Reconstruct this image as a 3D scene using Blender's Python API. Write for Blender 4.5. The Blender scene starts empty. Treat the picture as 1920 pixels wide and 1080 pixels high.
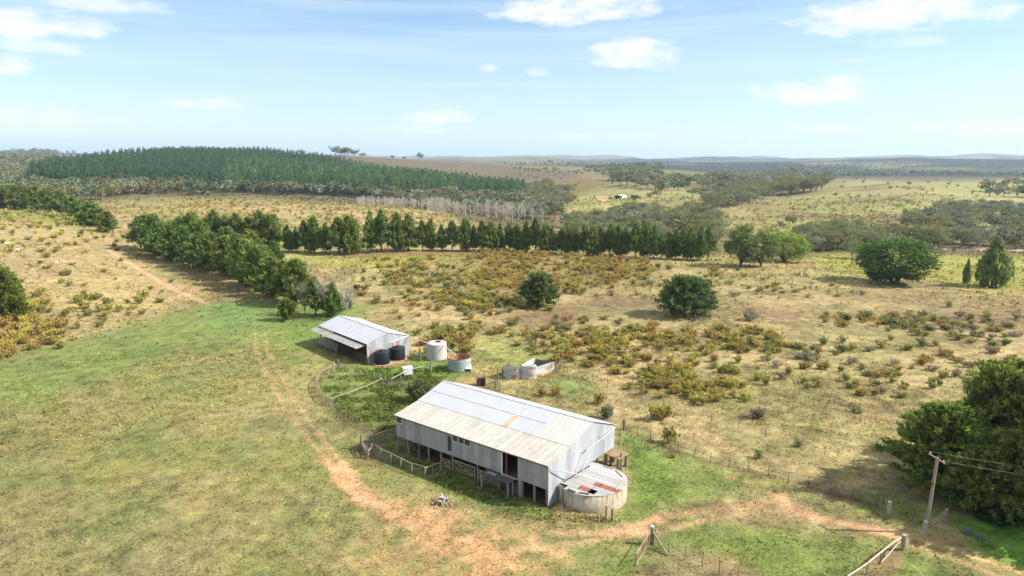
HAZE=8.0e-5; EXPO=1.22
SKYTINT=(.74,.85,.90); LOWK=.5; LOWC=(4.2,4.9,5.35); VEILC=(4.6,5.25,5.7); CLD0=(4.9,5.1,5.35); CLD1=(5.9,5.9,5.95)
import bpy, math, random
import numpy as np
random.seed(7); RNG=np.random.default_rng(11)
scene=bpy.context.scene
COL=scene.collection
R=math.radians; PI=math.pi
# ------------------------------------------------------------------ camera model
F=1280.; HY=298.; H=32.
PITCH=math.atan((540-HY)/F); CP,SP=math.cos(PITCH),math.sin(PITCH)
def ray(px,py):
    u=(px-960)/F; v=(540-py)/F
    return (u, CP+v*SP, -SP+v*CP)
def az_el(px,py):
    r=ray(px,py); return math.atan2(r[0],r[1]), math.atan2(r[2],math.hypot(r[0],r[1]))
def proj(x,y,z):
    dz=z-H; zc=y*CP-dz*SP; up=y*SP+dz*CP
    return 960+F*x/zc, 540-F*up/zc
# ------------------------------------------------------------------ noise
def _hash(ix,iy,seed):
    h=(ix.astype(np.int64)*374761393+iy.astype(np.int64)*668265263+seed*974634777)&0x7fffffff
    h=((h^(h>>13))*1274126177)&0x7fffffff
    return ((h^(h>>16))&0xffff)/65535.0
def vnoise(x,y,seed=0):
    x=np.asarray(x,float); y=np.asarray(y,float)
    ix=np.floor(x); iy=np.floor(y); fx=x-ix; fy=y-iy
    fx=fx*fx*(3-2*fx); fy=fy*fy*(3-2*fy)
    a=_hash(ix,iy,seed);b=_hash(ix+1,iy,seed);c=_hash(ix,iy+1,seed);d=_hash(ix+1,iy+1,seed)
    return (a*(1-fx)+b*fx)*(1-fy)+(c*(1-fx)+d*fx)*fy
def fbm(x,y,s,seed=0,octv=4):
    t=0;amp=.5;tot=0
    for o in range(octv):
        t=t+amp*vnoise(x/s+13.7*o,y/s-7.1*o,seed+o); tot+=amp; s=s*.5; amp*=.55
    return t/tot
# ------------------------------------------------------------------ terrain heights
def YY(r,py):
    return H+r*math.tan(-(PITCH-math.atan((540-py)/F)))
COLS={
 0:[(40,0.),(125,0.),(180,1.5),(250,'440'),(330,'396'),(400,4.),(520,0.),(700,'345'),(1000,'328'),(1500,'312'),(2500,'297'),(3500,30.),(6000,30.),(9000,45.),(14000,60.)],
 120:[(40,0.),(140,0.),(250,'449'),(330,'403'),(410,'386'),(480,2.),(560,-2.),(700,'352'),(850,'337'),(1150,'315'),(1600,24.),(3000,28.),(9000,45.),(14000,50.)],
 320:[(40,0.),(160,0.),(250,0.5),(330,'412'),(435,'375'),(500,1.),(590,-4.),(705,'352'),(860,'331'),(1180,'296'),(1500,24.),(3000,20.),(9000,40.),(14000,50.)],
 240:[(40,0.),(150,0.),(250,0.6),(330,'411'),(430,'378'),(500,1.),(580,-3.),(700,'350'),(850,'332'),(1200,'303'),(1600,20.),(3000,20.),(9000,40.),(14000,50.)],
 480:[(40,0.),(200,0.),(245,0.3),(330,'414'),(440,'373'),(500,0.),(620,-6.),(720,'357'),(900,'333'),(1200,'306'),(1500,'284'),(1900,20.),(9000,40.),(14000,50.)],
 720:[(40,0.),(200,0.),(250,0.),(330,'420'),(430,'386'),(490,-1.),(600,-8.),(700,'369'),(800,'354'),(1050,'332'),(1500,'294'),(2000,15.),(9000,40.),(14000,50.)],
 960:[(40,0.),(200,0.),(240,0.),(300,'438'),(370,'424'),(430,-4.),(560,-10.),(700,'374'),(1000,'346'),(1400,'315'),(1800,18.),(3000,'310'),(4500,10.),(6000,'304'),(9000,30.),(14000,40.)],
 1200:[(40,0.),(200,0.),(230,0.),(265,-3.),(400,-6.),(480,'403'),(560,'373'),(620,'367'),(680,-2.),(750,'357'),(1000,'339'),(1300,'325'),(1800,13.),(2500,'313'),(3500,8.),(5000,'305'),(7000,20.),(9000,'300'),(14000,20.)],
 1440:[(40,0.),(190,0.),(220,-.6),(270,-3.),(350,'425'),(500,'398'),(650,'376'),(850,'359'),(1000,'354'),(1200,-6.),(2000,'326'),(2600,0.),(3500,'304'),(4400,6.),(6000,12.),(9000,'300'),(14000,20.)],
 1560:[(40,0.),(180,0.),(210,-.8),(270,-3.),(340,'434'),(440,'406'),(520,'394'),(640,'372'),(800,'353'),(930,'346'),(1100,-4.),(1500,-8.),(2100,'324'),(2600,0.),(3400,'302'),(4400,6.),(6500,'300'),(9000,'299'),(14000,20.)],
 1680:[(40,0.),(170,0.),(200,-1.),(270,-3.),(320,'446'),(430,'408'),(470,'402'),(520,'394'),(640,'366'),(780,'339'),(900,'331'),(1080,-4.),(1500,-8.),(2100,'322'),(2500,2.),(2700,'312'),(3000,0.),(3500,'300'),(3900,'298'),(4600,10.),(6000,18.),(9000,'297'),(14000,20.)],
 1920:[(40,0.),(170,0.),(200,-1.),(270,-3.),(320,'448'),(450,'411'),(600,'380'),(800,'354'),(950,'341'),(1080,5.),(1500,-2.),(2100,'323'),(2500,0.),(2700,'313'),(3000,0.),(3400,'303'),(3900,'299'),(4600,8.),(6000,18.),(9000,'298'),(14000,20.)]}
_LR=np.arange(math.log(30),math.log(14500),.02)
_cx=sorted(COLS); _caz=[]; _cz=[]
for k in _cx:
    pr=COLS[k]; rr=[math.log(p[0]) for p in pr]
    zz=[p[1] if isinstance(p[1],float) or isinstance(p[1],int) else YY(p[0],float(p[1])) for p in pr]
    z=np.interp(_LR,rr,zz)
    ker=np.exp(-np.linspace(-2,2,9)**2); ker/=ker.sum()
    z=np.convolve(np.pad(z,4,mode='edge'),ker,'valid')
    _cz.append(z); _caz.append(az_el(k,390)[0])
_caz=np.array(_caz); _cz=np.array(_cz)
_AZ=np.radians(np.arange(-60,60.1,1.0))
_T=np.zeros((len(_AZ),len(_LR)))
for i,a in enumerate(_AZ):                    # smoothstep-blend between the surveyed bearings
    j=int(np.clip(np.searchsorted(_caz,a)-1,0,len(_caz)-2)); t=np.clip((a-_caz[j])/(_caz[j+1]-_caz[j]),0,1)
    t=t*(.4+.6*t*(3-2*t)) if False else t
    _T[i]=_cz[j]*(1-t)+_cz[j+1]*t
for _ in range(3): _T[1:-1]=(_T[:-2]+2*_T[1:-1]+_T[2:])/4
def ground(x,y):
    x=np.asarray(x,float); y=np.asarray(y,float)
    r=np.hypot(x,y)+1e-6; a=np.arctan2(x,y)
    fi=np.clip((a-_AZ[0])/(_AZ[1]-_AZ[0]),0,len(_AZ)-1.001); fj=np.clip((np.log(np.maximum(r,30))-_LR[0])/.02,0,len(_LR)-1.001)
    i=fi.astype(int); j=fj.astype(int); u=fi-i; v=fj-j
    z=(_T[i,j]*(1-v)+_T[i,j+1]*v)*(1-u)+(_T[i+1,j]*(1-v)+_T[i+1,j+1]*v)*u
    amp=np.clip((r-170)/400,0,1)
    z=z+amp*(fbm(x,y,90,3,3)-.5)*2.2
    z=z+np.clip((r-330)/250,0,1)*np.clip((1500-r)/500,0,1)*np.clip(a/.1-.3,0,1)*(fbm(x,y,230,303,3)-.5)*26
    far=np.clip((r-1700)/3000,0,1)
    z=z+far*(fbm(x,y,1100,5,4)-.5)*190*np.clip(r/9000,.3,1)
    return z
_mr=np.exp(np.arange(math.log(20),math.log(13900),.004))
def at(px,py):
    d=ray(px,py); h=math.hypot(d[0],d[1]); t=_mr/h
    X,Y,Z=d[0]*t,d[1]*t,H+d[2]*t
    g=ground(X,Y); k=np.argmax(Z<g)
    if Z[k]>=g[k]: k=len(_mr)-1
    if k>0:
        e0=Z[k-1]-g[k-1]; e1=Z[k]-g[k]; s=e0/(e0-e1) if e0!=e1 else 0; s=min(max(s,0),1)
        tt=t[k-1]+(t[k]-t[k-1])*s
    else: tt=t[0]
    x,y=d[0]*tt,d[1]*tt
    return np.array([x,y,float(ground(x,y))])
def at_r(px,r,py=390):
    a=az_el(px,py)[0]; x,y=r*math.sin(a),r*math.cos(a); return np.array([x,y,float(ground(x,y))])
def mpp(p): return (p[1]*CP+(H-p[2])*SP)/F
def hgt(p,px,py):
    d=ray(px,py); return H+d[2]*math.hypot(p[0],p[1])/math.hypot(d[0],d[1])-p[2]
def lin(c): return tuple(((v/255)/12.92 if v/255<=.04045 else ((v/255+.055)/1.055)**2.4) for v in c)
def alb(c,k=.5): return tuple(v*k for v in lin(c))
# ------------------------------------------------------------------ mesh helpers
class MB:
    def __init__(s): s.v=[]; s.f=[]
    def add(s,vs,fs):
        b=len(s.v); s.v+= [tuple(map(float,v)) for v in vs]; s.f+= [tuple(b+i for i in f) for f in fs]; return s
    def box(s,x0,x1,y0,y1,z0,z1):
        return s.add([(x0,y0,z0),(x1,y0,z0),(x1,y1,z0),(x0,y1,z0),(x0,y0,z1),(x1,y0,z1),(x1,y1,z1),(x0,y1,z1)],
            [(0,3,2,1),(4,5,6,7),(0,1,5,4),(1,2,6,5),(2,3,7,6),(3,0,4,7)])
    def beam(s,p,q,w,h=None):
        h=h or w; p=np.array(p,float); q=np.array(q,float); d=q-p; d/=np.linalg.norm(d)+1e-9
        up=np.array([0,0,1.]) if abs(d[2])<.95 else np.array([1.,0,0])
        a=np.cross(d,up); a/=np.linalg.norm(a); b=np.cross(a,d)
        vs=[c+a*sx*w/2+b*sy*h/2 for c in (p,q) for sx,sy in ((-1,-1),(1,-1),(1,1),(-1,1))]
        return s.add(vs,[(3,2,1,0),(4,5,6,7),(0,1,5,4),(1,2,6,5),(2,3,7,6),(3,0,4,7)])
    def cyl(s,p,q,r0,r1=None,n=8,cap=True):
        r1=r0 if r1 is None else r1; p=np.array(p,float); q=np.array(q,float); d=q-p; d/=np.linalg.norm(d)+1e-9
        up=np.array([0,0,1.]) if abs(d[2])<.95 else np.array([1.,0,0])
        a=np.cross(d,up); a/=np.linalg.norm(a); b=np.cross(a,d)
        vs=[c+(a*math.cos(2*PI*i/n)+b*math.sin(2*PI*i/n))*r for c,r in ((p,r0),(q,r1)) for i in range(n)]
        fs=[(i,i+n,(i+1)%n+n,(i+1)%n) for i in range(n)]
        if cap: fs+=[tuple(range(n)),tuple(range(2*n-1,n-1,-1))]
        return s.add(vs,fs)
    def path(s,pts,r0,r1,n=6):
        for i in range(len(pts)-1):
            t0=i/(len(pts)-1); t1=(i+1)/(len(pts)-1)
            s.cyl(pts[i],pts[i+1],r0+(r1-r0)*t0,r0+(r1-r0)*t1,n)
        return s
    def lathe(s,prof,n=40,c=(0,0,0),a0=0,a1=2*PI,close=True):
        m=n if close else n+1
        vs=[(c[0]+r*math.cos(a0+(a1-a0)*i/n),c[1]+r*math.sin(a0+(a1-a0)*i/n),c[2]+z) for r,z in prof for i in range(m)]
        fs=[]
        for k in range(len(prof)-1):
            for i in range(n):
                j=(i+1)%m if close else i+1
                fs.append((k*m+i,k*m+j,(k+1)*m+j,(k+1)*m+i))
        return s.add(vs,fs)
    def quad(s,*p): return s.add(p,[tuple(range(len(p)))])
    def slab(s,pts,t):   # polygon given by corners, thickened along its normal by t (downwards)
        P=[np.array(p,float) for p in pts]; nrm=np.cross(P[1]-P[0],P[2]-P[0]); nrm/=np.linalg.norm(nrm)
        if nrm[2]<0: P=P[::-1]; nrm=-nrm
        n=len(P); Q=[p-nrm*t for p in P]
        return s.add(P+Q,[tuple(range(n)),tuple(range(2*n-1,n-1,-1))]+[(i,i+n,(i+1)%n+n,(i+1)%n) for i in range(n)])
    def build(s,name,mat,parent=None,smooth=False,loc=None,rz=0):
        me=bpy.data.meshes.new(name); me.from_pydata(s.v,[],s.f); me.materials.append(mat)
        if smooth: me.polygons.foreach_set('use_smooth',[True]*len(me.polygons))
        o=bpy.data.objects.new(name,me); COL.objects.link(o)
        if parent: o.parent=parent
        if loc is not None: o.location=tuple(map(float,loc)); o.rotation_euler[2]=rz
        return o
def np_mesh(name,V,Fc,mat,colr=None,smooth=False):
    V=np.asarray(V,np.float32); Fc=np.asarray(Fc,np.int32); k=Fc.shape[1]
    me=bpy.data.meshes.new(name); me.vertices.add(len(V)); me.vertices.foreach_set('co',V.ravel())
    me.loops.add(Fc.size); me.loops.foreach_set('vertex_index',Fc.ravel())
    me.polygons.add(len(Fc)); me.polygons.foreach_set('loop_start',np.arange(0,Fc.size,k,dtype=np.int32))
    if smooth: me.polygons.foreach_set('use_smooth',np.ones(len(Fc),bool))
    me.materials.append(mat); me.update(calc_edges=True)
    if colr is not None:
        at_=me.color_attributes.new('Col','FLOAT_COLOR','POINT')
        c=np.ones((len(V),4),np.float32); c[:,:3]=colr; at_.data.foreach_set('color',c.ravel())
    return me
def tag(o,label=None,cat=None,group=None,kind=None):
    if label: o['label']=label
    if cat: o['category']=cat
    if group: o['group']=group
    if kind: o['kind']=kind
    return o
def thing(name,loc,rz=0,label=None,cat=None,group=None):
    o=bpy.data.objects.new(name,None); COL.objects.link(o); o.empty_display_size=.3
    o.location=tuple(map(float,loc)); o.rotation_euler[2]=rz
    return tag(o,label,cat,group)
def linkobj(name,me,parent=None,loc=None,rz=0,sc=None):
    o=bpy.data.objects.new(name,me); COL.objects.link(o)
    if parent: o.parent=parent
    if loc is not None: o.location=tuple(map(float,loc))
    o.rotation_euler[2]=rz
    if sc is not None: o.scale=sc
    return o
# ------------------------------------------------------------------ materials
class NT:
    def __init__(s,name):
        s.m=bpy.data.materials.new(name); s.m.use_nodes=True; s.t=s.m.node_tree; s.t.nodes.clear()
        s.out=s.n('ShaderNodeOutputMaterial'); s.b=s.n('ShaderNodeBsdfPrincipled'); s.l(s.b.outputs[0],s.out.inputs[0])
        s.b.inputs['Specular IOR Level'].default_value=.25
    def n(s,t,**k):
        x=s.t.nodes.new(t)
        for a,b in k.items(): setattr(x,a,b)
        return x
    def l(s,a,b): s.t.links.new(a,b)
    def noise(s,vec,scale,detail=4,rough=.55,dist=0):
        x=s.n('ShaderNodeTexNoise'); x.inputs['Scale'].default_value=scale; x.inputs['Detail'].default_value=detail
        x.inputs['Roughness'].default_value=rough; x.inputs['Distortion'].default_value=dist
        if vec is not None: s.l(vec,x.inputs['Vector'])
        return x.outputs['Fac']
    def ramp(s,fac,stops):
        x=s.n('ShaderNodeValToRGB'); e=x.color_ramp.elements
        while len(e)<len(stops): e.new(.5)
        for i,(p,c) in enumerate(stops): e[i].position=p; e[i].color=(*c,1) if not isinstance(c,(int,float)) else (c,c,c,1)
        s.l(fac,x.inputs[0]); return x.outputs[0]
    def mix(s,fac,a,b,mode='MIX'):
        x=s.n('ShaderNodeMix',data_type='RGBA',blend_type=mode)
        for inp,v in ((x.inputs[0],fac),(x.inputs[6],a),(x.inputs[7],b)):
            if hasattr(v,'links'): s.l(v,inp)
            elif isinstance(v,tuple): inp.default_value=(*v,1) if len(v)==3 else v
            else: inp.default_value=v
        return x.outputs[2]
    def math(s,op,a,b=None,c=None,clamp=False):
        x=s.n('ShaderNodeMath',operation=op,use_clamp=clamp)
        for i,v in enumerate((a,b,c)):
            if v is None: continue
            if hasattr(v,'links'): s.l(v,x.inputs[i])
            else: x.inputs[i].default_value=v
        return x.outputs[0]
    def coord(s,scale=(1,1,1),kind='Object'):
        t=s.n('ShaderNodeTexCoord'); m=s.n('ShaderNodeMapping'); m.inputs['Scale'].default_value=scale
        s.l(t.outputs[kind],m.inputs[0]); return m.outputs[0]
    def bump(s,h,strength=.5,dist=.02):
        x=s.n('ShaderNodeBump'); x.inputs['Strength'].default_value=strength; x.inputs['Distance'].default_value=dist
        s.l(h,x.inputs['Height']); s.l(x.outputs[0],s.b.inputs['Normal'])
    def fin(s,color=None,rough=.8,metal=0):
        if color is not None:
            if hasattr(color,'links'): s.l(color,s.b.inputs['Base Color'])
            else: s.b.inputs['Base Color'].default_value=(*color,1)
        if hasattr(rough,'links'): s.l(rough,s.b.inputs['Roughness'])
        else: s.b.inputs['Roughness'].default_value=rough
        s.b.inputs['Metallic'].default_value=metal
        return s.m
def iron(name,base,dark,axis=0,rust=.0,sheet=.76,seam=.25,rough=.45,metal=.35,rustcol=(.27,.11,.045),joint=None,vary=.3,streak=None):
    """weathered corrugated iron; ribs repeat along `axis`"""
    t=NT(name); c=t.coord(); sx=t.n('ShaderNodeSeparateXYZ'); t.l(c,sx.inputs[0]); u=sx.outputs[axis]
    st=(.9,.9,.25) if axis==0 and streak is None else ((.25,.9,.25) if streak is None else streak)
    cell=t.math('FLOOR',t.math('DIVIDE',u,sheet))
    wn=t.n('ShaderNodeTexWhiteNoise',noise_dimensions='1D'); t.l(cell,wn.inputs['W'])
    n1=t.noise(t.coord(st),2.2,5,.65); n2=t.noise(c,.5,3)
    f=t.math('ADD',t.math('MULTIPLY',n1,.6),t.math('MULTIPLY',n2,.4))
    f=t.math('ADD',f,t.math('MULTIPLY',t.math('SUBTRACT',wn.outputs[0],.5),vary))
    col=t.mix(t.ramp(f,[(.3,0.),(.72,1.)]),dark,base)
    fr=t.math('FRACT',t.math('DIVIDE',u,sheet)); e=t.math('ABSOLUTE',t.math('SUBTRACT',fr,.5))
    sm=t.ramp(e,[(.40,0.),(.5,1.)]); col=t.mix(t.math('MULTIPLY',sm,seam),col,tuple(v*.45 for v in dark))
    if rust>0:
        rn=t.noise(t.coord(tuple(v*1.6 for v in st)),1.3,6,.7); rn2=t.noise(c,.35,2)
        rf=t.math('ADD',t.math('MULTIPLY',rn,.7),t.math('MULTIPLY',rn2,.3)); rf=t.math('ADD',rf,t.math('MULTIPLY',wn.outputs[0],.10))
        k=.72-rust*.35
        col=t.mix(t.ramp(rf,[(k,0.),(k+.07,1.)]),col,rustcol)
    w=t.math('SINE',t.math('MULTIPLY',u,2*PI/.152))
    t.bump(w,.35,.018)
    return t.fin(col,rough,metal)
def wood(name,a,b,scale=(3,3,.5),rough=.85):
    t=NT(name); n=t.noise(t.coord(scale),3,6,.7); m=t.noise(t.coord(),.9,3)
    oi=t.n('ShaderNodeObjectInfo'); f=t.math('ADD',t.math('MULTIPLY',n,.7),t.math('MULTIPLY',m,.3))
    f=t.math('ADD',f,t.math('MULTIPLY',t.math('SUBTRACT',oi.outputs['Random'],.5),.25))
    t.bump(n,.5,.02); return t.fin(t.ramp(f,[(.3,b),(.7,a)]),rough)
def leaf(name,trans=.25,huev=.03,valv=.25):
    t=NT(name); a=t.n('ShaderNodeVertexColor'); a.layer_name='Col'; oi=t.n('ShaderNodeObjectInfo')
    hs=t.n('ShaderNodeHueSaturation'); t.l(a.outputs[0],hs.inputs['Color'])
    t.l(t.math('ADD',.5,t.math('MULTIPLY',t.math('SUBTRACT',oi.outputs['Random'],.5),huev)),hs.inputs['Hue'])
    r2=t.math('FRACT',t.math('MULTIPLY',oi.outputs['Random'],17.3))
    t.l(t.math('ADD',1-valv/2,t.math('MULTIPLY',r2,valv)),hs.inputs['Value'])
    d=t.n('ShaderNodeBsdfDiffuse'); tr=t.n('ShaderNodeBsdfTranslucent'); mx=t.n('ShaderNodeMixShader'); mx.inputs[0].default_value=trans
    t.l(hs.outputs[0],d.inputs[0]); t.l(hs.outputs[0],tr.inputs[0]); t.l(d.outputs[0],mx.inputs[1]); t.l(tr.outputs[0],mx.inputs[2]); t.l(mx.outputs[0],t.out.inputs[0])
    return t.m
def plain(name,c,rough=.7,metal=0,nz=.25,sc=2.5):
    t=NT(name); n=t.noise(t.coord(),sc,5,.6); return t.fin(t.ramp(n,[(.3,tuple(v*(1-nz) for v in c)),(.7,tuple(min(1,v*(1+nz)) for v in c))]),rough,metal)
M={}
M['leaf']=leaf('foliage',.32); M['bark']=wood('bark',(.13,.10,.075),(.05,.04,.03),(6,6,1)); M['palebark']=wood('pale_bark',(.50,.45,.38),(.34,.30,.25),(6,6,1))
M['greybark']=wood('grey_bark',(.40,.36,.32),(.20,.175,.15),(6,6,1))
M['post']=wood('weathered_post',(.26,.215,.17),(.10,.08,.06)); M['rail']=wood('weathered_rail',(.36,.30,.22),(.15,.12,.09),(.6,3,3))
M['palerail']=wood('pale_rail',(.46,.40,.31),(.27,.22,.16),(.6,3,3))
M['darkwood']=wood('dark_timber',(.12,.085,.065),(.045,.032,.025)); M['deck']=wood('grey_deck',(.17,.145,.125),(.07,.06,.055),(.8,5,5))
M['steelpost']=plain('steel_post',(.10,.085,.075),.7,.2); M['wire']=plain('wire',(.22,.21,.20),.5,.6)
M['void']=plain('dark_interior',(.02,.017,.015),.9)
M['glass']=None
g=NT('window_glass'); g.b.inputs['Specular IOR Level'].default_value=.6; M['glass']=g.fin((.02,.035,.045),.08)
M['white']=plain('white_paint',(.62,.62,.61),.5,0,.08); M['gutter']=plain('gutter_metal',(.45,.46,.47),.4,.3)
M['blackpoly']=plain('black_poly',(.014,.016,.02),.35,0,.2); 
# ------------------------------------------------------------------ ground colour map
def gcoords(x,y):
    r=np.hypot(x,y)+1e-6; return np.arctan2(x,y), np.log(r)*.3
class Zones:
    def __init__(s,x,y):
        s.x,s.y=x,y; s.a,s.l=gcoords(x,y); s.r=np.hypot(x,y)
        s.n1=fbm(x,y,6,21,5)-.5; s.n2=fbm(x,y,30,31,5)-.5; s.n3=fbm(x,y,1.6,41,4)-.5
        s.c=np.zeros((len(x),3))
    def poly(s,pts,soft=.01,warp=.02,wr=None):
        P=[at(*p)[:2] for p in pts] if wr is None else wr
        P=[(math.atan2(p[0],p[1]),math.log(math.hypot(p[0],p[1]))*.3) for p in P]
        mr=max(soft,warp)*1.5+.005
        xs=[p[0] for p in P]; ys=[p[1] for p in P]
        idx=np.nonzero((s.a>min(xs)-mr)&(s.a<max(xs)+mr)&(s.l>min(ys)-mr)&(s.l<max(ys)+mr))[0]
        a=s.a[idx]; l=s.l[idx]; ins=np.zeros(len(idx),bool); dm=np.full(len(idx),9.)
        for i in range(len(P)):
            x1,y1=P[i]; x2,y2=P[(i+1)%len(P)]
            c=((y1>l)!=(y2>l))&(a<(x2-x1)*(l-y1)/((y2-y1) or 1e-9)+x1); ins^=c
            dx,dy=x2-x1,y2-y1; t=np.clip(((a-x1)*dx+(l-y1)*dy)/(dx*dx+dy*dy+1e-12),0,1)
            dm=np.minimum(dm,np.hypot(a-x1-t*dx,l-y1-t*dy))
        sd=np.where(ins,dm,-dm)+(s.n1[idx]*1.0+s.n2[idx]*.6)*warp*2
        m=np.zeros(len(s.a)); m[idx]=np.clip(sd/soft*.5+.5,0,1); return m
    def line(s,pts,w,soft=.4,brk=.5,sub=True):
        P=[at(*p)[:2] for p in pts]
        # smooth the path
        Q=[]
        for i in range(len(P)-1):
            p0=P[max(i-1,0)];p1=P[i];p2=P[i+1];p3=P[min(i+2,len(P)-1)]
            for k in range(6):
                t=k/6; Q.append(.5*((2*p1)+(-p0+p2)*t+(2*p0-5*p1+4*p2-p3)*t*t+(-p0+3*p1-3*p2+p3)*t**3))
        Q.append(P[-1]); Q=np.array(Q); W=w*2.5+3
        idx=np.nonzero((s.x>Q[:,0].min()-W)&(s.x<Q[:,0].max()+W)&(s.y>Q[:,1].min()-W)&(s.y<Q[:,1].max()+W))[0]
        x=s.x[idx]; y=s.y[idx]; dm=np.full(len(idx),1e3)
        for i in range(len(Q)-1):
            dx,dy=Q[i+1]-Q[i]; t=np.clip(((x-Q[i,0])*dx+(y-Q[i,1])*dy)/(dx*dx+dy*dy+1e-9),0,1)
            dm=np.minimum(dm,np.hypot(x-Q[i,0]-t*dx,y-Q[i,1]-t*dy))
        dm=dm+s.n3[idx]*soft*1.6+s.n1[idx]*w*brk*1.5
        m=np.zeros(len(s.a)); m[idx]=np.clip((w/2-dm)/soft+.5,0,1); return m
    def put(s,m,c,k=1):
        m=(m*k)[:,None]; s.c=s.c*(1-m)+np.array(c)*m
A_=lambda *c: alb(c)
def paint(x,y):
    Z=Zones(x,y); n1,n2,n3=Z.n1,Z.n2,Z.n3; L=lambda v,a,b: np.clip((v-a)/(b-a),0,1)
    x0=np.array(A_(196,172,120)); Z.c=np.tile(x0,(len(x),1))
    Z.put(L(n2,-.02,.12),A_(174,166,104),.6); Z.put(L(-n1,.03,.16),A_(150,132,86),.6); Z.put(L(n1,.06,.2),A_(204,184,136),.6)
    Z.put(L(fbm(x,y,18,71,4)-.5,.05,.14),A_(156,160,92),.35)
    # distances
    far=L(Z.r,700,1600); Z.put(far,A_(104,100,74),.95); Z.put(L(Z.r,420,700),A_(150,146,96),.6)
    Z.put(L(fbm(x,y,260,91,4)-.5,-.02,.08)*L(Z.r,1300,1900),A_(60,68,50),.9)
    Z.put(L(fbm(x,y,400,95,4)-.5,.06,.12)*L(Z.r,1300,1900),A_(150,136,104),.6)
    P=Z.poly
    # far paddocks
    Z.put(P([(1340,400),(1420,385),(1560,350),(1620,338),(1860,338),(1990,352),(1990,430),(1700,445),(1500,455),(1380,470),(1340,440)],.012,.01),A_(172,168,104),.9)
    Z.put(P([(1400,455),(1480,430),(1620,440),(1700,455),(1640,480),(1430,470)],.012,.01),A_(168,172,72),.7)
    Z.put(P([(1640,400),(1760,405),(1770,425),(1650,422)],.008,.02),A_(135,108,64),.7)
    Z.put(P([(1670,352),(1730,350),(1720,365),(1675,368)],.006,.02),A_(128,104,70),.7)
    Z.put(P([(1560,376),(1700,372),(1700,378),(1560,382)],.004,.01),A_(120,110,70),.5)
    Z.put(P([(1370,415),(1520,405),(1560,410),(1380,428)],.006,.012),A_(196,186,120),.6)
    Z.put(P([(1040,388),(1080,372),(1140,355),(1230,348),(1330,362),(1350,400),(1240,402),(1100,398)],.008,.008),A_(176,174,108),.95)
    Z.put(P([(985,345),(1100,330),(1160,340),(1110,356),(1000,380)],.01,.01),A_(138,116,72),.9)
    Z.put(P([(940,312),(1060,318),(1100,330),(980,350),(940,335)],.01,.01),A_(134,114,84),.9)
    Z.put(P([(600,290),(700,293),(780,298),(860,298),(960,312),(1080,322),(1080,335),(900,335),(740,318),(600,305)],.01,.01),A_(120,108,86),.95)
    Z.put(P([(1240,330),(1300,326),(1330,330),(1300,338),(1240,338)],.005,.01),A_(150,125,72),.8)
    rt=L(Z.x/Z.r,.0,.12)*L(Z.r,1500,1900)*L(-Z.r,-9000,-6000)
    Z.put(rt*L(fbm(x,y,500,93,4)-.5,-.12,.0),A_(38,52,42),.95)
    # forest floor in the valley
    Z.put(P([(-200,330),(0,330),(240,330),(480,345),(760,352),(1000,372),(1050,400),(1050,425),(960,432),(860,412),(700,386),(480,372),(240,374),(150,383),(-200,395)],.012,.008),A_(112,104,72),.9)
    Z.put(P([(1060,405),(1330,400),(1370,430),(1360,480),(1040,470)],.012,.01),A_(128,118,76),.9)
    Z.put(P([(1370,468),(1500,452),(1640,452),(1990,440),(1990,480),(1700,472),(1500,482)],.01,.01),A_(122,106,70),.85)
    Z.put(P([(1040,398),(1180,440),(1170,447),(1030,404)],.003,.004),A_(150,100,75),.7)
    rp=L(Z.x/Z.r,.1,.2)*L(Z.r,300,380)*L(-Z.r,-1100,-950)
    Z.put(rp*L(fbm(x,y,70,311,5)-.5,.03,.12),A_(140,122,80),.7); Z.put(rp*L(.5-fbm(x,y,90,317,4),.04,.12),A_(190,178,122),.6)
    # yellow-green creek flats, right
    Z.put(P([(1540,486),(1660,478),(1760,478),(1990,470),(1990,545),(1830,548),(1700,520),(1560,510)],.012,.02),A_(174,172,84),.9)
    Z.put(P([(1740,472),(1990,462),(1990,482),(1760,478)],.005,.01),A_(92,92,66),.7)
    Z.put(P([(1738,463),(1850,465),(1990,468),(1990,472),(1850,470),(1738,467)],.002,.002),A_(225,200,180),.9)
    Z.put(P([(560,478),(700,480),(860,480),(820,492),(600,500),(545,485)],.008,.02),A_(178,174,80),.6)
    # brown marsh bands
    for q,k in (([(1150,548),(1300,560),(1420,578),(1600,588),(1760,585),(1990,585),(1990,620),(1800,606),(1560,598),(1380,596),(1240,588),(1100,588),(990,605),(960,592),(1090,570)],.85),
              ([(1560,548),(1700,552),(1830,560),(1990,570),(1990,580),(1760,572),(1600,562)],.6),
              ([(1290,566),(1360,560),(1420,565),(1400,580),(1310,580)],.6)):
        Z.put(P(q,.010,.03),A_(146,120,88),k)
    Z.put(P([(1500,585),(1640,590),(1700,606),(1560,604)],.006,.02),A_(176,158,74),.6)
    Z.put(P([(1040,588),(1110,590),(1100,600),(1030,598)],.006,.02),A_(146,120,90),.5)
    Z.put(P([(1690,594),(1735,596),(1740,601),(1690,599)],.003,.004),A_(236,196,160),.95)
    for q in ([(806,497),(822,499),(822,505),(808,504)],[(855,505),(866,505),(866,510),(856,510)],[(955,526),(966,527),(965,532),(955,531)],[(905,558),(913,558),(912,563),(905,562)]):
        Z.put(P(q,.003,.004),A_(226,176,130),.9)
    Z.put(P([(860,472),(1000,472),(1200,490),(1260,520),(1200,545),(1060,545),(960,560),(800,570),(760,540),(900,520),(780,495)],.015,.03),A_(156,142,84),.6)
    Z.put(P([(640,474),(950,470),(950,477),(640,484)],.003,.004),A_(150,116,76),.7)
    Z.put(P([(1000,545),(1080,530),(1110,545),(1040,552)],.01,.02),A_(120,150,60),.5)
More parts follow.
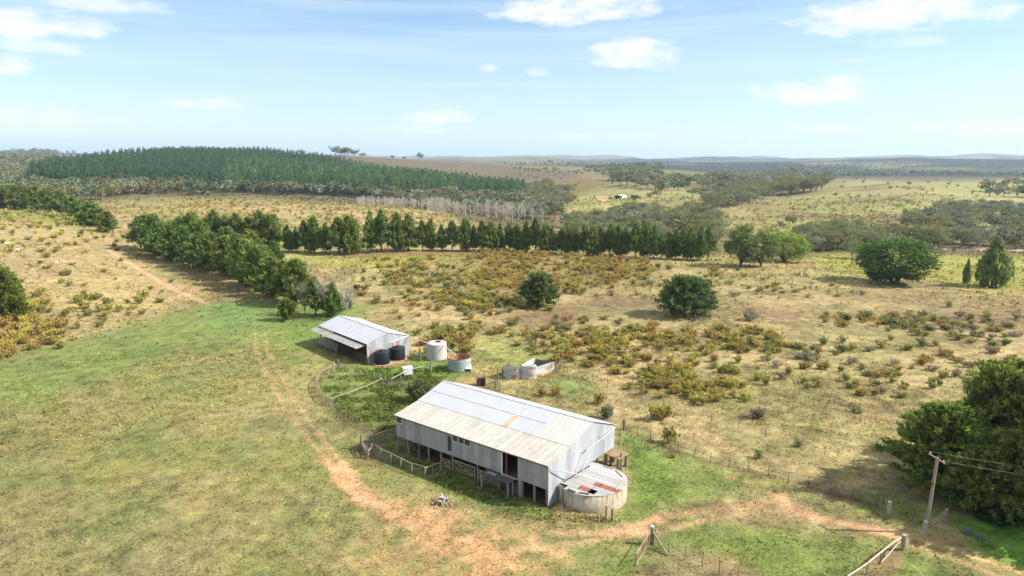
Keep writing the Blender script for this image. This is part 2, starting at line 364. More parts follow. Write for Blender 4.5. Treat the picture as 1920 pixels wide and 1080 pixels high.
    # grass round the sheds
    Z.put(P([(860,655),(960,650),(1060,650),(1060,690),(930,690),(870,680)],.01,.03),A_(156,166,86),.6)
    Z.put(P([(1010,715),(1060,700),(1110,715),(1120,735),(1080,750),(1030,740)],.008,.02),A_(134,156,84),.8)
    # hill on the left
    Z.put(P([(-200,400),(60,395),(230,435),(300,500),(370,560),(200,620),(-200,680)],.02,.02),A_(200,176,122),.8)
    Z.put(P([(-100,392),(60,392),(200,440),(100,420),(-100,408)],.01,.01),A_(166,166,90),.8)
    Z.put(P([(230,470),(290,468),(400,520),(560,590),(470,575),(380,540)],.012,.015),A_(132,122,74),.75)
    # pasture
    past=P([(-300,700),(0,665),(180,622),(300,590),(395,562),(440,560),(640,585),(700,640),(690,690),(640,680),(590,720),(700,830),(900,985),(1040,1000),(1300,960),(1500,1000),(1500,1400),(-300,1400)],.004,.003)
    Z.put(past,A_(172,163,104),1.)
    g=(fbm(x,y,9,51,5)-.5)+.6*(fbm(x*.4,y*1.6,9,57,4)-.5)
    Z.put(past*L(g,.02,.16),A_(146,156,84),.6)
    Z.put(past*L(-g,.06,.2),A_(198,176,126),.55)
    Z.put(past*L(n3,.05,.2),A_(138,126,76),.5)
    Z.put(P([(-300,705),(0,667),(180,624),(300,592),(400,562),(540,565),(600,610),(600,640),(520,640),(400,650),(250,690),(100,740),(-300,800)],.012,.02),A_(134,154,80),.8)
    Z.put(P([(400,562),(470,560),(520,600),(440,620),(380,600)],.015,.02),A_(116,160,92),.45)
    Z.put(P([(480,566),(700,570),(650,640),(560,640)],.01,.02),A_(122,150,72),.75)
    # green behind/right of the woolshed
    Z.put(P([(1150,812),(1200,815),(1330,858),(1500,905),(1640,960),(1560,975),(1450,925),(1330,955),(1240,965),(1190,990),(1160,970),(1190,900)],.01,.02),A_(146,160,84),.9)
    Z.put(P([(1165,815),(1205,820),(1250,870),(1290,930),(1230,950),(1180,945),(1190,880)],.012,.02),A_(118,150,62),.7)
    Z.put(P([(1130,1080),(1200,1030),(1250,1010),(1330,990),(1500,985),(1650,1000),(1760,1040),(1850,1075),(1900,1300),(1000,1300)],.01,.02),A_(132,154,74),.85)
    Z.put(P([(1225,1040),(1290,1030),(1360,1060),(1420,1100),(1300,1140),(1180,1100)],.008,.02),A_(168,144,104),.85)
    Z.put(P([(1640,1030),(1700,1025),(1690,1060),(1640,1100),(1580,1100)],.006,.01),A_(180,150,108),.8)
    Z.put(P([(1560,960),(1640,935),(1760,960),(1800,990),(1700,985)],.01,.02),A_(120,150,60),.8)
    Z.put(P([(1780,985),(1820,960),(1870,955),(2100,960),(2100,1120),(1900,1060),(1820,1030)],.008,.02),A_(112,168,52),.9)
    # stockyard greens
    Z.put(P([(600,715),(640,688),(700,690),(860,680),(880,700),(790,745),(760,770),(745,800),(700,815),(640,790),(600,750)],.006,.01),A_(124,142,72),.9)
    Z.put(P([(680,815),(745,800),(850,880),(920,910),(1030,950),(1040,975),(920,955),(800,900),(700,850)],.006,.01),A_(112,134,62),.85)
    Z.put(P([(690,690),(790,665),(860,690),(800,705),(700,700)],.006,.01),A_(122,156,62),.7)
    bare=P([(742,846),(1028,952),(1112,890),(900,760)],.003,.002); Z.put(bare,A_(130,92,66),.9)
    Z.put(P([(693,684),(715,692),(760,683),(772,672),(740,660),(690,672)],.002,.002),A_(186,146,104),.8)
    Z.put(P([(585,650),(690,685),(772,665),(700,600)],.003,.002),A_(120,92,66),.6)
    Z.put(P([(672,830),(720,850),(745,862),(700,870),(655,850)],.006,.01),A_(140,115,84),.7)
    # fence-line scars
    dirt=alb((230,178,132),.55); n4_=(fbm(x,y,.7,151,3)-.5)*.5
    Z.put(Z.line([(1172,803),(1250,838),(1340,868),(1450,893),(1560,925),(1640,948)],.7,.5,.3),A_(142,112,76),.8)
    Z.put(Z.line([(612,700),(592,722),(598,745),(640,778),(700,815)],1.2,.6,.4),A_(134,110,76),.7)
    Z.put(Z.line([(0,664),(100,641),(200,617),(300,590),(360,573)],.8,.5,.3),A_(205,180,130),.7)
    # wheel tracks
    Z.put(Z.line([(204,468),(240,492),(290,522),(340,548),(385,568)],1.5,.5,.1),A_(240,190,146),1)
    Z.put(Z.line([(185,440),(200,447),(216,462),(222,470)],2.0,.7,.2),A_(232,182,135),.8)
    Z.put(Z.line([(300,492),(350,515),(400,545)],1.2,.7,.4),A_(200,165,120),.6)
    Z.put(Z.line([(120,445),(140,456)],1.0,.5,.3),A_(236,190,140),.7)
    for off in (0,26):
        Z.put(Z.line([(478+off*.7,622),(482+off*.8,660),(498+off,700),(520+off,740),(548+off,780),(585+off,830),(625+off,880)],.6,.4,.8),A_(214,180,126),.7)
    Z.put(P([(620,868),(640,872),(690,930),(740,955),(760,975),(720,970),(660,935),(625,890)],.005,.014)*(.4+.6*L(n3+n1,-.12,.03)),dirt,.9)
    brk=.25+.75*L(n3*.7+n1*.5+n4_,-.05,.08)
    Z.put(P([(700,945),(800,965),(830,985),(960,1020),(955,1040),(840,1020),(760,985)],.006,.03)*brk,dirt,.62)
    Z.put(P([(560,1080),(640,1000),(700,960),(780,1000),(860,1060),(760,1100)],.02,.05)*brk,A_(210,168,120),.4)
    Z.put(P([(1000,1018),(1060,1022),(1060,1034),(1000,1032)],.004,.01)*brk,dirt,.8)
    Z.put(P([(800,1050),(960,1030),(1060,1050),(1050,1090),(850,1100)],.01,.04)*brk,A_(208,166,118),.45)
    Z.put(P([(920,975),(1060,985),(1140,985),(1120,1000),(960,995)],.006,.02)*brk,A_(202,158,114),.5)
    Z.put(P([(1130,992),(1200,980),(1235,962),(1262,960),(1262,972),(1215,988),(1240,998),(1180,1008),(1130,1004)],.002,.004),dirt,1)
    Z.put(Z.line([(960,1030),(1060,1022),(1140,1010),(1215,1000),(1280,985),(1350,970),(1440,955),(1500,960)],.8,.5,.4),A_(222,186,134),.8); Z.put(Z.line([(1040,1000),(1140,998),(1240,975),(1330,955),(1440,940)],.8,.5,.4),A_(224,182,132),.8)
    Z.put(Z.line([(640,880),(690,935),(760,965),(860,1010),(1000,1035)],.9,.6,.9)*brk,A_(228,180,136),.75)
    Z.put(P([(1350,950),(1400,942),(1450,945),(1440,960),(1400,968),(1360,965)],.005,.015),dirt,.5)
    Z.put(P([(1443,922),(1490,920),(1478,938),(1500,952),(1560,970),(1640,985),(1680,996),(1720,1010),(1690,1014),(1640,1002),(1560,985),(1490,965),(1455,950)],.002,.003),dirt,1)
    Z.put(Z.line([(1690,1002),(1750,1018),(1830,1046),(1920,1075)],1.0,.5,.2),A_(230,190,130),1)
    Z.put(Z.line([(1680,1012),(1740,1032),(1800,1052),(1870,1080)],.8,.5,.3),A_(222,184,126),.9)
    for q in ((640,815),(715,835),(610,845),(602,860),(250,0),(1370,895),(1405,905),(785,545)):
        if q[1]==0: continue
        Z.put(P([(q[0]-9,q[1]-3),(q[0]+9,q[1]-3),(q[0]+10,q[1]+4),(q[0]-9,q[1]+4)],.005,.008),dirt,.7)
    Z.put(P([(1118,370),(1142,367),(1146,377),(1128,380)],.002,.003),A_(230,180,130),.8); Z.put(P([(1132,384),(1142,383),(1146,398),(1136,400)],.002,.002),A_(236,186,130),.8); Z.put(P([(1200,372),(1235,373),(1230,378),(1195,378)],.002,.003),A_(210,176,124),.6)
    # fir shadow-free bare ground under big pines and mottling everywhere
    n4=fbm(x,y,.9,141,2)-.5; pt=np.clip(1-(Z.r-60)/500,.35,1); k=1+pt*(1.1*n3+.45*n1+.5*n4)+.3*n2; Z.c=Z.c*(1+pt[:,None]*n1[:,None]*np.array([.22,-.03,-.10])); Z.c=Z.c*k[:,None]
    return np.clip(Z.c*1.04*np.array([.985,1.,1.06]),.01,.8)
# terrain mesh
az=np.unique(np.round(np.concatenate([np.arange(-180,-44,2.),np.arange(-44,44,.12),np.arange(44,180,2.)]),3)); az=np.radians(az)
rr=[3.]; 
while rr[-1]<30: rr.append(rr[-1]*1.12)
while rr[-1]<330: rr.append(rr[-1]*1.005)
while rr[-1]<14000: rr.append(rr[-1]*1.013)
rr=np.array(rr); NA,NR=len(az),len(rr)
AA,RR=np.meshgrid(az,rr,indexing='ij'); gx=(RR*np.sin(AA)).ravel(); gy=(RR*np.cos(AA)).ravel(); gz=ground(gx,gy)
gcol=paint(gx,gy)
V=np.stack([gx,gy,gz],1); V=np.vstack([V,[[0,0,0.]]]); gcol=np.vstack([gcol,gcol[:1]])
I,J=np.meshgrid(np.arange(NA),np.arange(NR-1),indexing='ij'); I2=(I+1)%NA
FQ=np.stack([(I*NR+J),(I*NR+J+1),(I2*NR+J+1),(I2*NR+J)],-1).reshape(-1,4)
t=NT('ground_cover'); a=t.n('ShaderNodeVertexColor'); a.layer_name='Col'; c=t.coord()
n1=t.noise(c,3.6,5,.8); n2=t.noise(c,.7,5,.7); n3=t.noise(c,.03,4,.6)
f=t.math('ADD',t.math('MULTIPLY',n1,.62),t.math('MULTIPLY',n2,.38))
k=t.ramp(f,[(.36,(.42,.42,.38)),(.45,(.80,.80,.77)),(.53,(1.12,1.12,1.10)),(.62,(1.75,1.70,1.62))])
col=t.mix(1.,a.outputs[0],k,'MULTIPLY')
col=t.mix(t.ramp(t.noise(c,1.4,5,.75),[(.52,0.),(.64,.5)]),col,t.mix(1.,a.outputs[0],(.82,.95,.66),'MULTIPLY'))
col=t.mix(t.ramp(t.noise(c,2.6,4,.8),[(.55,0.),(.62,.55)]),col,(.30,.235,.13)); col=t.mix(t.ramp(t.noise(c,1.9,6,.85),[(.57,0.),(.64,.5)]),col,(.085,.075,.035))
t.bump(f,1.,.3); M['ground']=t.fin(col,.95); t.b.inputs['Specular IOR Level'].default_value=.1
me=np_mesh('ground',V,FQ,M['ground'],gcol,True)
gnd=linkobj('ground',me); tag(gnd,'rolling dry pasture with green patches and pale dirt tracks','ground',kind='structure')
def gcolor_at(x,y):
    i=np.clip(np.searchsorted(az,np.arctan2(x,y)),0,NA-1); j=np.clip(np.searchsorted(rr,np.hypot(x,y)),0,NR-1)
    return gcol[i*NR+j]
# ------------------------------------------------------------------ plants
def leafmesh(name,C,S,k,colr,up=.0,elong=1.,dirs=None,jit=.5,mat=None):
    """k little quads round every centre C (n,3) of size S (n,), coloured colr (n,3)"""
    n=len(C); N=n*k
    c=np.repeat(C,k,0)+RNG.normal(0,1,(N,3))*np.repeat(S,k)[:,None]*jit
    s=np.repeat(S,k)*RNG.uniform(.6,1.2,N)
    d=RNG.normal(0,1,(N,3)); 
    if dirs is not None: d=d*.55+np.repeat(dirs,k,0)*1.1
    d[:,2]+=up; d/=np.linalg.norm(d,axis=1)[:,None]
    e=RNG.normal(0,1,(N,3)); e-=d*(e*d).sum(1)[:,None]; e/=np.linalg.norm(e,axis=1)[:,None]
    d=d*s[:,None]*elong*.5; e=e*s[:,None]*.5
    V=np.stack([c-d-e*.6,c-d+e*.6,c+d+e*.45,c+d-e*.45],1).reshape(-1,3)
    Fc=np.arange(N*4).reshape(-1,4)
    cc=np.repeat(colr,k,0)*RNG.uniform(.75,1.25,(N,1)); cc=np.repeat(cc,4,0)
    return V,Fc,cc
def pine_proto(seed,nbr=90,tufts=9,k=5,top=.22,bare=.06,shape=.8,ts=.05,col=((.035,.06,.018),(.085,.12,.03)),rough=.3,el=2.1):
    rs=np.random.default_rng(seed); C=[];S=[];D=[];Q=[]
    tb=MB(); tb.path([(0,0,0),(rs.normal(0,.01),rs.normal(0,.01),.45),(0,0,.93)],.028,.006,7)
    lobes=rs.uniform(.75,1.2,8)
    for i in range(nbr):
        h=bare+(1-bare)*((i+rs.uniform(0,1))/nbr)**.92; a=i*2.4+rs.normal(0,.4)
        prof=(1-h)**shape*.5+top*.18*(1-h)**.25
        prof*=min(1,(h-bare)/.10+.55)
        L=prof*rs.uniform(1-rough,1.12)*lobes[int((a%(2*PI))/(2*PI)*8)%8]*1.0
        L=max(L,.035); slope=rs.uniform(.05,.55)*(1-.2*h)+.1*h
        dx,dy=math.cos(a),math.sin(a)
        p0=np.array([0,0,h]); p1=np.array([dx*L,dy*L,h+L*slope*.8-.02])
        if L>.12 and i%2==0: tb.cyl(p0,p0+(p1-p0)*.8,.006,.002,4,False)
        m=max(2,int(tufts*L/.4)); c0=rs.uniform(0,1)
        for j in range(m):
            s=.3+.72*(j+rs.uniform(0,1))/m; p=p0+(p1-p0)*s+rs.normal(0,.016,3); p[2]+=.05*L*math.sin(s*3)
            if p[2]>.985: p[2]=.985-rs.uniform(0,.03)
            C.append(p); S.append(ts*rs.uniform(.7,1.25)*(.75+.35*min(1,L/.25))); D.append(np.array([dx*.7,dy*.7,.75])); 
            q=rs.uniform(0,1)*.6+c0*.4; Q.append(np.array(col[0])*(1-q)+np.array(col[1])*q)
    for j in range(6): C.append(np.array([rs.normal(0,.01),rs.normal(0,.01),.93+.01*j])); S.append(ts*.7); D.append(np.array([0,0,1.])); Q.append(np.array(col[1]))
    V,Fc,cc=leafmesh('p',np.array(C),np.array(S),k,np.array(Q),dirs=np.array(D),elong=el,jit=.5)
    return np_mesh('pine_crown',V,Fc,M['leaf'],cc), tb
def blob_proto(seed,nclump=26,leaves=60,base=.32,ls=.045,col=((.07,.085,.05),(.13,.14,.085)),flat=.8,lean=True,bark='greybark',r=.5,fullness=.5):
    rs=np.random.default_rng(seed); tb=MB(); C=[];S=[];Q=[]
    cl=[]
    for i in range(nclump):
        for _ in range(30):
            u=rs.normal(0,1,3); u/=np.linalg.norm(u); rad=rs.uniform(fullness,1)**.6
            p=np.array([u[0]*rad*(r-.12),u[1]*rad*(r-.12),base+(1-base)*(.5+.40*u[2]*rad)])
            if p[2]>base+.03: break
        cl.append((p,rs.uniform(.09,.16)))
    nl=5; fork=np.array([rs.normal(0,.02),rs.normal(0,.02),base*.75])
    tb.path([(0,0,0),fork*.5,fork],.03,.022,7)
    for i in range(nl):
        tgt=cl[i*(nclump//nl)][0]; mid=(fork+tgt)/2+np.array([0,0,.05]); tb.path([fork,mid,tgt],.018,.005,5)
        for j in range(2):
            t2=cl[(i*(nclump//nl)+j+1)%nclump][0]; tb.cyl(mid,t2,.009,.003,4,False)
    for p,rad in cl:
        q0=rs.uniform(0,1)
        for j in range(leaves):
            u=rs.normal(0,1,3); u/=np.linalg.norm(u); u*=rs.uniform(.55,1)
            C.append(p+u*rad*np.array([1.1,1.1,flat])); S.append(ls*rs.uniform(.6,1.2)); q=.5*q0+.5*rs.uniform(0,1); Q.append(np.array(col[0])*(1-q)+np.array(col[1])*q)
    V,Fc,cc=leafmesh('e',np.array(C),np.array(S),1,np.array(Q),elong=1.2,jit=.2)
    V[:,2]=np.clip(V[:,2],.02,1.02)
    return np_mesh('leafy_crown',V,Fc,M['leaf'],cc), tb
def build_proto(me,tb,bark):
    m2=bpy.data.meshes.new('trunk'); m2.from_pydata(tb.v,[],tb.f); m2.materials.append(M[bark]); return (me,m2)
PG=((.075,.12,.035),(.22,.29,.075))
PINES=[build_proto(*pine_proto(s,130,13,4,shape=sh,bare=b,rough=.5,col=PG,ts=.038),'bark') for s,sh,b in ((1,.75,.15),(2,.9,.1),(3,.62,.18),(4,.8,.22))]
BUSHY=[build_proto(*pine_proto(s,170,15,4,shape=sh,top=.45,bare=b,rough=.6,col=((.08,.125,.032),(.25,.32,.075)),ts=.034),'bark') for s,sh,b in ((11,.62,.06),(12,.52,.09),(13,.75,.05))]
BIG=[build_proto(*pine_proto(s,260,20,8,shape=.5,top=.7,bare=.03,rough=.62,col=((.075,.115,.03),(.27,.33,.065)),ts=.021,el=1.7),'bark') for s in (21,22)]
LONE=[build_proto(*pine_proto(s,150,12,5,shape=sh,top=.7,bare=.05,rough=.22,col=((.065,.11,.04),(.18,.245,.075)),ts=.038),'bark') for s,sh in ((31,.5),(32,.45))]
EUC=[build_proto(*blob_proto(s,34,70,base=b*.7,ls=.034,col=cc,flat=.75),'greybark') for s,b,cc in ((41,.3,((.12,.145,.065),(.26,.28,.12))),(42,.36,((.12,.14,.06),(.25,.265,.115))),(43,.28,((.13,.15,.09),(.27,.29,.18))),(44,.34,((.14,.14,.06),(.27,.26,.11))))]
ROUND=[build_proto(*blob_proto(51,95,120,base=.0,ls=.034,col=((.055,.10,.026),(.14,.20,.05)),flat=.85,fullness=.7,r=.54),'bark'),
       build_proto(*blob_proto(52,60,110,base=.04,ls=.034,col=((.10,.145,.05),(.22,.28,.09)),flat=1.,fullness=.45),'bark'),
       build_proto(*blob_proto(53,60,110,base=.0,ls=.034,col=((.16,.22,.045),(.32,.40,.09)),flat=1.,fullness=.6),'bark')]
def column_proto(seed,n=900,col=((.15,.19,.055),(.31,.35,.11))):
    rs=np.random.default_rng(seed); h=rs.uniform(.05,1,n)**.9; pr=.5*np.sin(np.clip(h,0,1)**.75*PI*.95+.12)**.8*(1.08-h*.55)
    a=rs.uniform(0,2*PI,n); rad=pr*rs.uniform(.3,1,n)**.5*(1+.25*np.sin(a*5+h*9))
    C=np.stack([np.cos(a)*rad,np.sin(a)*rad,h],1); q=rs.uniform(0,1,(n,1)); cc=np.array(col[0])*(1-q)+np.array(col[1])*q
    V,Fc,c2=leafmesh('c',C,np.full(n,.07),3,cc,dirs=np.tile([0,0,1.],(n,1)),elong=2.,jit=.3)
    tb=MB(); tb.path([(0,0,0),(0,0,.5),(0,0,.9)],.03,.008,6); return np_mesh('column_crown',V,Fc,M['leaf'],c2),tb
COLM=build_proto(*column_proto(61),'bark')
def bare_proto(seed,bark='palebark',spread=.16,n=26,base=.15):
    rs=np.random.default_rng(seed); tb=MB(); tb.path([(0,0,0),(rs.normal(0,.01),rs.normal(0,.01),.5),(0,0,1)],.02,.004,5)
    cr=MB()
    for i in range(n):
        h=rs.uniform(base,.9); a=rs.uniform(0,2*PI); L=spread*rs.uniform(.5,1.2)*(1.15-h)*1.6
        p=np.array([0,0,h]); q=p+np.array([math.cos(a)*L,math.sin(a)*L,L*rs.uniform(1.2,2.4)*min(1,(1.02-h)*3)]); cr.cyl(p,q,.007,.002,4,False)
        for j in range(3):
            b=a+rs.normal(0,.8); s=rs.uniform(.4,.9); p2=p+(q-p)*s; cr.cyl(p2,p2+np.array([math.cos(b),math.sin(b),1.8])*L*.35,.0045,.0015,3,False)
    me=bpy.data.meshes.new('bare_twigs'); me.from_pydata(cr.v,[],cr.f); me.materials.append(M[bark]); return build_proto(me,tb,bark)
BARE=[bare_proto(s) for s in (71,72,73)]
GREYBARE=bare_proto(75,'greybark',.34,40,.12)
REG=[]   # (object, kind, px, py, sizepx, words) for labels
def tree(name,proto,px,py,hpx,wpx,kind,desc,group=None,P=None,parts=True,hm=None,wm=None):
    p=at(px,py) if P is None else P
    h=hgt(p,px,py-hpx) if hm is None else hm; w=wpx*mpp(p) if wm is None else wm
    rz=random.uniform(0,2*PI)
    if parts:
        o=thing(name,(p[0],p[1],p[2]-.05),rz); o.scale=(w,w,h)
        linkobj('trunk',proto[1],o); linkobj('crown',proto[0],o)
    else:
        o=linkobj(name,proto[0],None,(p[0],p[1],p[2]-.05),rz,(w,w,h))
    REG.append([o,kind,px,py,hpx,desc,group]); return o
# low detail versions for trees that are a few pixels tall
def lo_pine(seed,col,n=72):
    rs=np.random.default_rng(seed); h=rs.uniform(.08,1,n)**.85; a=rs.uniform(0,2*PI,n); rad=.44*(1-h)**.55*rs.uniform(.5,1.1,n)+.02
    C=np.stack([np.cos(a)*rad,np.sin(a)*rad,h-.03],1); q=rs.uniform(0,1,(n,1)); cc=np.array(col[0])*(1-q)+np.array(col[1])*q
    D=np.stack([np.cos(a)*.8,np.sin(a)*.8,np.full(n,.35)],1)
    return leafmesh('l',C,np.full(n,.145)*(1.15-h*.6),2,cc,dirs=D,elong=1.1,jit=.2)
def lo_blob(seed,col,n=90):
    rs=np.random.default_rng(seed); cl=[(rs.uniform(-.28,.28),rs.uniform(-.28,.28),rs.uniform(.42,.82)) for _ in range(8)]
    C=[];Q=[]
    for i in range(n):
        c=cl[i%8]; u=rs.normal(0,1,3); u/=np.linalg.norm(u); C.append(np.array(c)+u*np.array([.2,.2,.15])); q=rs.uniform(0,1); Q.append(np.array(col[0])*(1-q)+np.array(col[1])*q)
    V,Fc,cc=leafmesh('b',np.array(C),np.full(n,.13),2,np.array(Q),jit=.2)
    T=np.array([[-.03,0,0],[.03,0,0],[.02,0,.5],[-.02,0,.5],[0,-.03,0],[0,.03,0],[0,.02,.5],[0,-.02,.5]],float)
    V=np.vstack([V,T]); Fc=np.vstack([Fc,np.array([[0,1,2,3],[4,5,6,7]])+len(V)-8]); cc=np.vstack([cc,np.full((8,3),.12)])
    return V,Fc,cc
PLC=[((.05,.10,.045),(.10,.17,.07)),((.07,.125,.045),(.155,.225,.08)),((.045,.09,.048),(.09,.145,.07))]
LOPINE=[lo_pine(s,PLC[s%3]) for s in (101,102,103,104,105,106)]
LOEUC=[lo_blob(s,c) for s,c in ((201,((.11,.125,.06),(.22,.235,.12))),(202,((.085,.105,.045),(.175,.20,.085))),(203,((.14,.155,.10),(.28,.29,.19))),(204,((.14,.12,.06),(.26,.22,.11))),(205,((.10,.12,.075),(.20,.225,.13))))]
LOPM=[np_mesh('plantation_pine',v,f,M['leaf'],c) for v,f,c in LOPINE]
LOEM=[np_mesh('eucalypt',v,f,M['leaf'],c) for v,f,c in LOEUC]
def merge_stuff(name,protos,pts,label,cat):
    """pts: (x,y,w,h,i) -> one mesh"""
    Vs=[];Fs=[];Cs=[];b=0
    for (x,y,w,h,i) in pts:
        v,f,c=protos[i%len(protos)]; a=random.uniform(0,2*PI); ca,sa=math.cos(a),math.sin(a)
        V=np.empty_like(v); V[:,0]=(v[:,0]*ca-v[:,1]*sa)*w+x; V[:,1]=(v[:,0]*sa+v[:,1]*ca)*w+y; V[:,2]=v[:,2]*h+float(ground(x,y))
        Vs.append(V); Fs.append(f+b); Cs.append(c*random.uniform(.8,1.2)); b+=len(V)
    o=linkobj(name,np_mesh(name,np.vstack(Vs),np.vstack(Fs),M['leaf'],np.vstack(Cs))); return tag(o,label,cat,kind='stuff')
# ------------------------------------------------------------------ camera, light, sky
cam=bpy.data.cameras.new('camera'); co=bpy.data.objects.new('camera',cam); COL.objects.link(co); scene.camera=co
co.location=(0,0,H); co.rotation_euler=(PI/2-PITCH,0,0); cam.sensor_width=36; cam.lens=24; cam.clip_start=.5; cam.clip_end=40000
SUN_EL=R(39); sv=np.array([math.cos(SUN_EL)*.998,-math.cos(SUN_EL)*.06,math.sin(SUN_EL)])
sl=bpy.data.lights.new('sun','SUN'); so=bpy.data.objects.new('sun',sl); COL.objects.link(so)
sl.energy=4.2; sl.angle=R(.5); sl.color=(1,.95,.87)
from mathutils import Vector
so.rotation_euler=Vector(sv).to_track_quat('Z','Y').to_euler(); so.location=(200,0,200)
w=bpy.data.worlds.new('World'); scene.world=w; w.use_nodes=True; t=w.node_tree; t.nodes.clear()
def N(ty,**k):
    x=t.nodes.new(ty)
    for a,b in k.items(): setattr(x,a,b)
    return x
def mt(op,a,b=None,c=None,clamp=False):
    x=N('ShaderNodeMath',operation=op,use_clamp=clamp)
    for i,v in enumerate((a,b,c)):
        if v is None: continue
        if hasattr(v,'links'): t.links.new(v,x.inputs[i])
        else: x.inputs[i].default_value=v
    return x.outputs[0]
sky=N('ShaderNodeTexSky'); sky.sky_type='NISHITA'; sky.sun_disc=False; sky.sun_elevation=SUN_EL; sky.sun_rotation=math.atan2(sv[0],sv[1])
sky.air_density=1.0; sky.dust_density=.6; sky.ozone_density=1.5; sky.altitude=600
tc=N('ShaderNodeTexCoord'); sep=N('ShaderNodeSeparateXYZ'); t.links.new(tc.outputs['Generated'],sep.inputs[0])
azn=mt('ARCTAN2',sep.outputs[0],sep.outputs[1]); eln=mt('ARCSINE',sep.outputs[2])
cmb=N('ShaderNodeCombineXYZ'); t.links.new(azn,cmb.inputs[0]); t.links.new(mt('MULTIPLY',eln,2.2),cmb.inputs[1])
def wnoise(vec,scale,detail,rough=.6,m=(1,1,1)):
    mp=N('ShaderNodeMapping'); mp.inputs['Scale'].default_value=m; t.links.new(vec,mp.inputs[0])
    x=N('ShaderNodeTexNoise'); x.inputs['Scale'].default_value=scale; x.inputs['Detail'].default_value=detail; x.inputs['Roughness'].default_value=rough
    t.links.new(mp.outputs[0],x.inputs['Vector']); return x.outputs['Fac']
cn=wnoise(cmb.outputs[0],22,7,.62); cn2=wnoise(cmb.outputs[0],7,3)
warp=mt('ADD',mt('MULTIPLY',mt('SUBTRACT',cn,.5),2.6),mt('MULTIPLY',mt('SUBTRACT',cn2,.5),1.0))
CL=[(1070,22,135,30,1),(1195,108,70,30,1),(1150,92,40,14,.8),(1720,24,170,36,1),(1640,45,90,18,.8),(1530,175,85,24,1),(1580,158,45,14,.9),(1700,80,60,10,.35),(60,48,95,24,1),(10,128,40,22,1),(200,8,90,18,.7),(95,90,70,14,.6),(400,198,62,13,.8),
    (820,222,60,15,.9),(770,242,60,10,.5),(60,232,80,26,.7),(110,218,40,14,.6),(918,130,20,10,.6),(160,50,50,12,.5),(1540,242,60,8,.7),(1740,235,30,10,.7),(1880,240,90,14,.5),(1010,135,22,10,.4),(1070,258,70,8,.45),(1190,255,60,8,.35),(1415,262,20,9,.4),(215,228,40,9,.4)]
mask=None
for (px,py,wx,wy,k) in CL:
    a,e=az_el(px,py); hw=wx/F; hh=wy/F
    dx=mt('DIVIDE',mt('SUBTRACT',azn,a),hw); dy=mt('DIVIDE',mt('SUBTRACT',eln,e),hh)
    # flatter underside: stretch distances below the centre
    dy=mt('MAXIMUM',dy,mt('MULTIPLY',dy,-1.5))
    q=mt('ADD',mt('MULTIPLY',dx,dx),mt('MULTIPLY',dy,dy)); q=mt('MULTIPLY',mt('MULTIPLY_ADD',q,-.55,.75),1.)
    q=mt('ADD',q,warp); q=mt('MULTIPLY',mt('MULTIPLY_ADD',q,1.35,-.03,True),k)
    mask=q if mask is None else mt('MAXIMUM',mask,q)
cir=wnoise(cmb.outputs[0],3,5,.5,(.8,7,1)); cir=mt('MULTIPLY_ADD',cir,1.6,-.55,True)
lowf=mt('MULTIPLY_ADD',eln,-4.2,1.05,True)
cirm=mt('MULTIPLY',cir,.62)
bg=N('ShaderNodeBackground'); bg.inputs[1].default_value=.085
def wmix(f,a,b,mode='MIX'):
    x=N('ShaderNodeMix',data_type='RGBA',blend_type=mode)
    for inp,v in ((x.inputs[0],f),(x.inputs[6],a),(x.inputs[7],b)):
        if hasattr(v,'links'): t.links.new(v,inp)
        elif isinstance(v,tuple): inp.default_value=(*v,1)
        else: inp.default_value=v
    return x.outputs[2]
SKYB=1.0
base=wmix(1.,sky.outputs[0],SKYTINT,'MULTIPLY')
base=wmix(mt('MULTIPLY',lowf,LOWK),base,LOWC); base=wmix(cirm,base,VEILC)
shade=wmix(cn,CLD0,CLD1)
up=mt('MULTIPLY',mt('MULTIPLY_ADD',eln,4.,-1.3,True),mt('MULTIPLY_ADD',wnoise(tc.outputs['Generated'],4,5),3.,-.9,True)); base=wmix(up,base,(7.5,7.6,7.8))  # unseen bright cloud veil overhead, added to lift the shadows
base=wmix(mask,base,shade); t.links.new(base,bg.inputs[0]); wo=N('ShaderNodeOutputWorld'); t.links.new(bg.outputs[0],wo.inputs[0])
scene.view_settings.view_transform='Standard'; scene.view_settings.look='None'; scene.view_settings.gamma=1; scene.view_settings.exposure=EXPO
scene.cycles.max_bounces=6; scene.cycles.transparent_max_bounces=8; scene.cycles.volume_bounces=0; scene.cycles.use_denoising=True
# ------------------------------------------------------------------ haze
hz=MB().box(-14800,14800,-14500,14900,-60,230); hm=bpy.data.materials.new('haze_air'); hm.use_nodes=True; ht=hm.node_tree; ht.nodes.clear()
pv=ht.nodes.new('ShaderNodeVolumePrincipled'); pv.inputs['Color'].default_value=(.60,.78,1,1); pv.inputs['Density'].default_value=HAZE; pv.inputs['Anisotropy'].default_value=.2
oo=ht.nodes.new('ShaderNodeOutputMaterial'); ht.links.new(pv.outputs[0],oo.inputs['Volume'])
if HAZE>0: tag(hz.build('haze',hm),'pale blue air softening the far hills','haze',kind='stuff')
